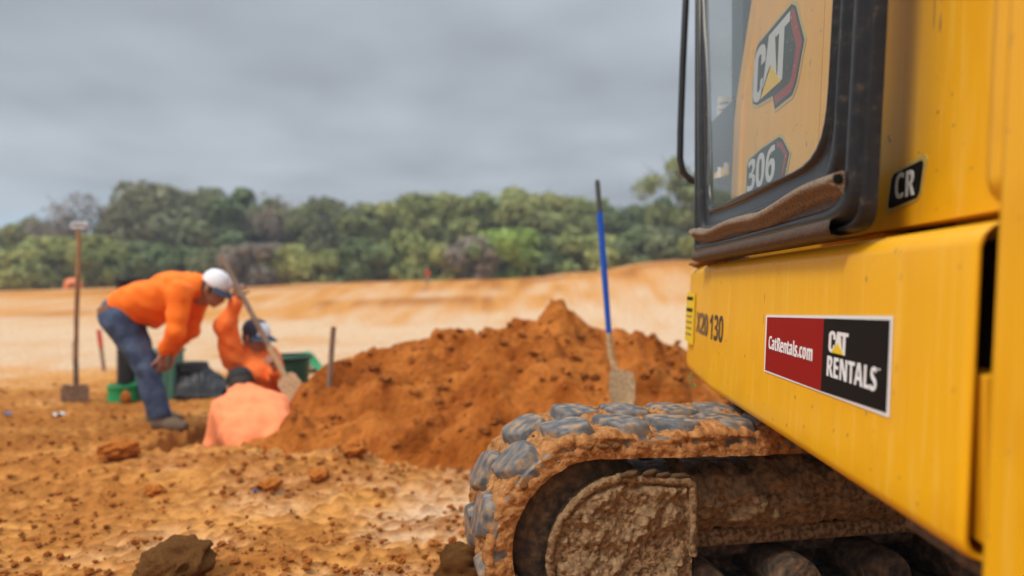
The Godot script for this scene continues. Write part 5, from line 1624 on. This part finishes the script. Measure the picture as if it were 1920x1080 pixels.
func _ready() -> void:
	n_big = noise(FastNoiseLite.TYPE_SIMPLEX_SMOOTH, 0.35, 3, 101)
	n_mid = noise(FastNoiseLite.TYPE_SIMPLEX_SMOOTH, 1.6, 3, 102)
	n_fine = noise(FastNoiseLite.TYPE_SIMPLEX_SMOOTH, 7.0, 3, 103)
	n_cell = noise(FastNoiseLite.TYPE_CELLULAR, 6.5, 1, 104)
	n_band = noise(FastNoiseLite.TYPE_SIMPLEX_SMOOTH, 0.5, 3, 105)
	# camera
	var cam := Camera3D.new()
	cam.name = "camera"
	cam.position = Vector3(0, 1.07, 0)
	cam.rotation.x = -0.0016
	var lens := CameraAttributesPhysical.new()
	lens.frustum_focal_length = 28.44
	lens.frustum_focus_distance = 1.8
	lens.frustum_far = 900.0
	lens.frustum_near = 0.05
	lens.exposure_aperture = 1.55
	cam.attributes = lens
	cam.fov = 45.75
	cam.near = 0.05
	cam.far = 900.0
	cam.current = true
	add_child(cam)
	cam.fov = 45.75
	# sky, exposure, sun
	var env := Environment.new()
	env.background_mode = Environment.BG_SKY
	env.tonemap_mode = Environment.TONE_MAPPER_LINEAR
	env.tonemap_exposure = 1.5
	env.fog_enabled = true
	env.fog_density = 0.0016
	env.fog_light_color = Color(0.86, 0.9, 0.95)
	var sky := Sky.new()
	var sm := PanoramaSkyMaterial.new()
	sm.panorama = sky_image()
	sky.sky_material = sm
	env.sky = sky
	env.sdfgi_enabled = true; env.ssao_enabled = true; env.ssil_enabled = true
	var we := WorldEnvironment.new()
	we.name = "environment"
	we.environment = env
	add_child(we)
	var sun := DirectionalLight3D.new()
	sun.name = "sun"
	sun.light_energy = 0.5
	sun.light_angular_distance = 12.0
	sun.light_color = Color(1.0, 0.96, 0.9)
	sun.shadow_enabled = true
	add_child(sun)
	sun.look_at_from_position(Vector3(-6, 10, 5), Vector3.ZERO, Vector3.UP)
	print("fov ", cam.fov, " t ", Time.get_ticks_msec())
	make_materials()
	M["clay_plain"] = M.clay
	build_ground()
	M["clay"] = M.heap_clay
	build_heap()
	M["clay"] = M.clay_plain
	print("ground ", Time.get_ticks_msec())
	build_trees()
	print("trees ", Time.get_ticks_msec())
	build_excavator()
	print("excavator ", Time.get_ticks_msec())
	person_bent()
	person_shovel()
	person_back()
	person_far()
	print("people ", Time.get_ticks_msec())
	build_tools()
	# clods worth telling apart
	var big := [[-1.20, 0.03, -2.44, 0.27, "crumb_dark", "dark brown clod at the bottom edge of the picture"], [-0.16, 0.02, -2.36, 0.22, "crumb_dark", "dark brown clod against the front of the track"], [-2.30, 0.03, -4.0, 0.24, "crumb_clay", "large rust-brown clod on the ground in front of the pit"],
		[-1.02, 0.03, -3.62, 0.12, "crumb_clay", "fist-sized clod lying in the middle foreground"], [-1.22, 0.03, -3.45, 0.12, "crumb_clay", "second fist-sized clod just left of the first"], [-0.92, 0.04, -4.0, 0.16, "crumb_clay", "clod rolled out from the foot of the heap"], [-1.78, 0.02, -3.4, 0.11, "crumb_clay", "flat clod in the left foreground"]]
	M["crumb_clay"] = M.clay
	for k in big.size():
		var e = big[k]
		rng.seed = 500 + k
		var y: float = ground(e[0], e[2]) + e[3] * 0.2 if e[1] < 0.5 else heap(e[0], -e[2]) + 0.08
		var o := part("soil_clod", clod_mesh(200 + k, 22, 30), M[e[4]])
		tag(o, e[5], "clod", "clods of soil lying about")
		o.transform = turned(Vector3(e[0], y, e[2]), e[3])
	var cm := [crumb_mesh(301), crumb_mesh(302), crumb_mesh(303), crumb_mesh(304)]
	scatter("soil_crumbs", "small crumbs of clay strewn over the ground", 9000, 9, func():
		var d := 2.3 + 5.5 * pow(rng.randf(), 1.6)
		var x := rng.randf_range(-0.78, 0.12) * d
		if crumbs(x, d) < rng.randf_range(-0.06, 0.7):
			return null
		var s := 0.007 + 0.034 * pow(rng.randf(), 4.0)
		return turned(Vector3(x, ground(x, -d) + s * 0.2, -d), s), M.crumb, cm)
	scatter("heap_crumbs", "lumps of clay covering the heap and spilling from its foot", 800, 10, func():
		var d := rng.randf_range(3.85, 5.5)
		var x := rng.randf_range(-1.7, 1.6)
		var s := 0.012 + 0.085 * pow(rng.randf(), 5.0)
		return turned(Vector3(x, maxf(heap(x, d), ground(x, -d)) + s * 0.15, -d), s), M.crumb, cm)
	print("done ", Time.get_ticks_msec())
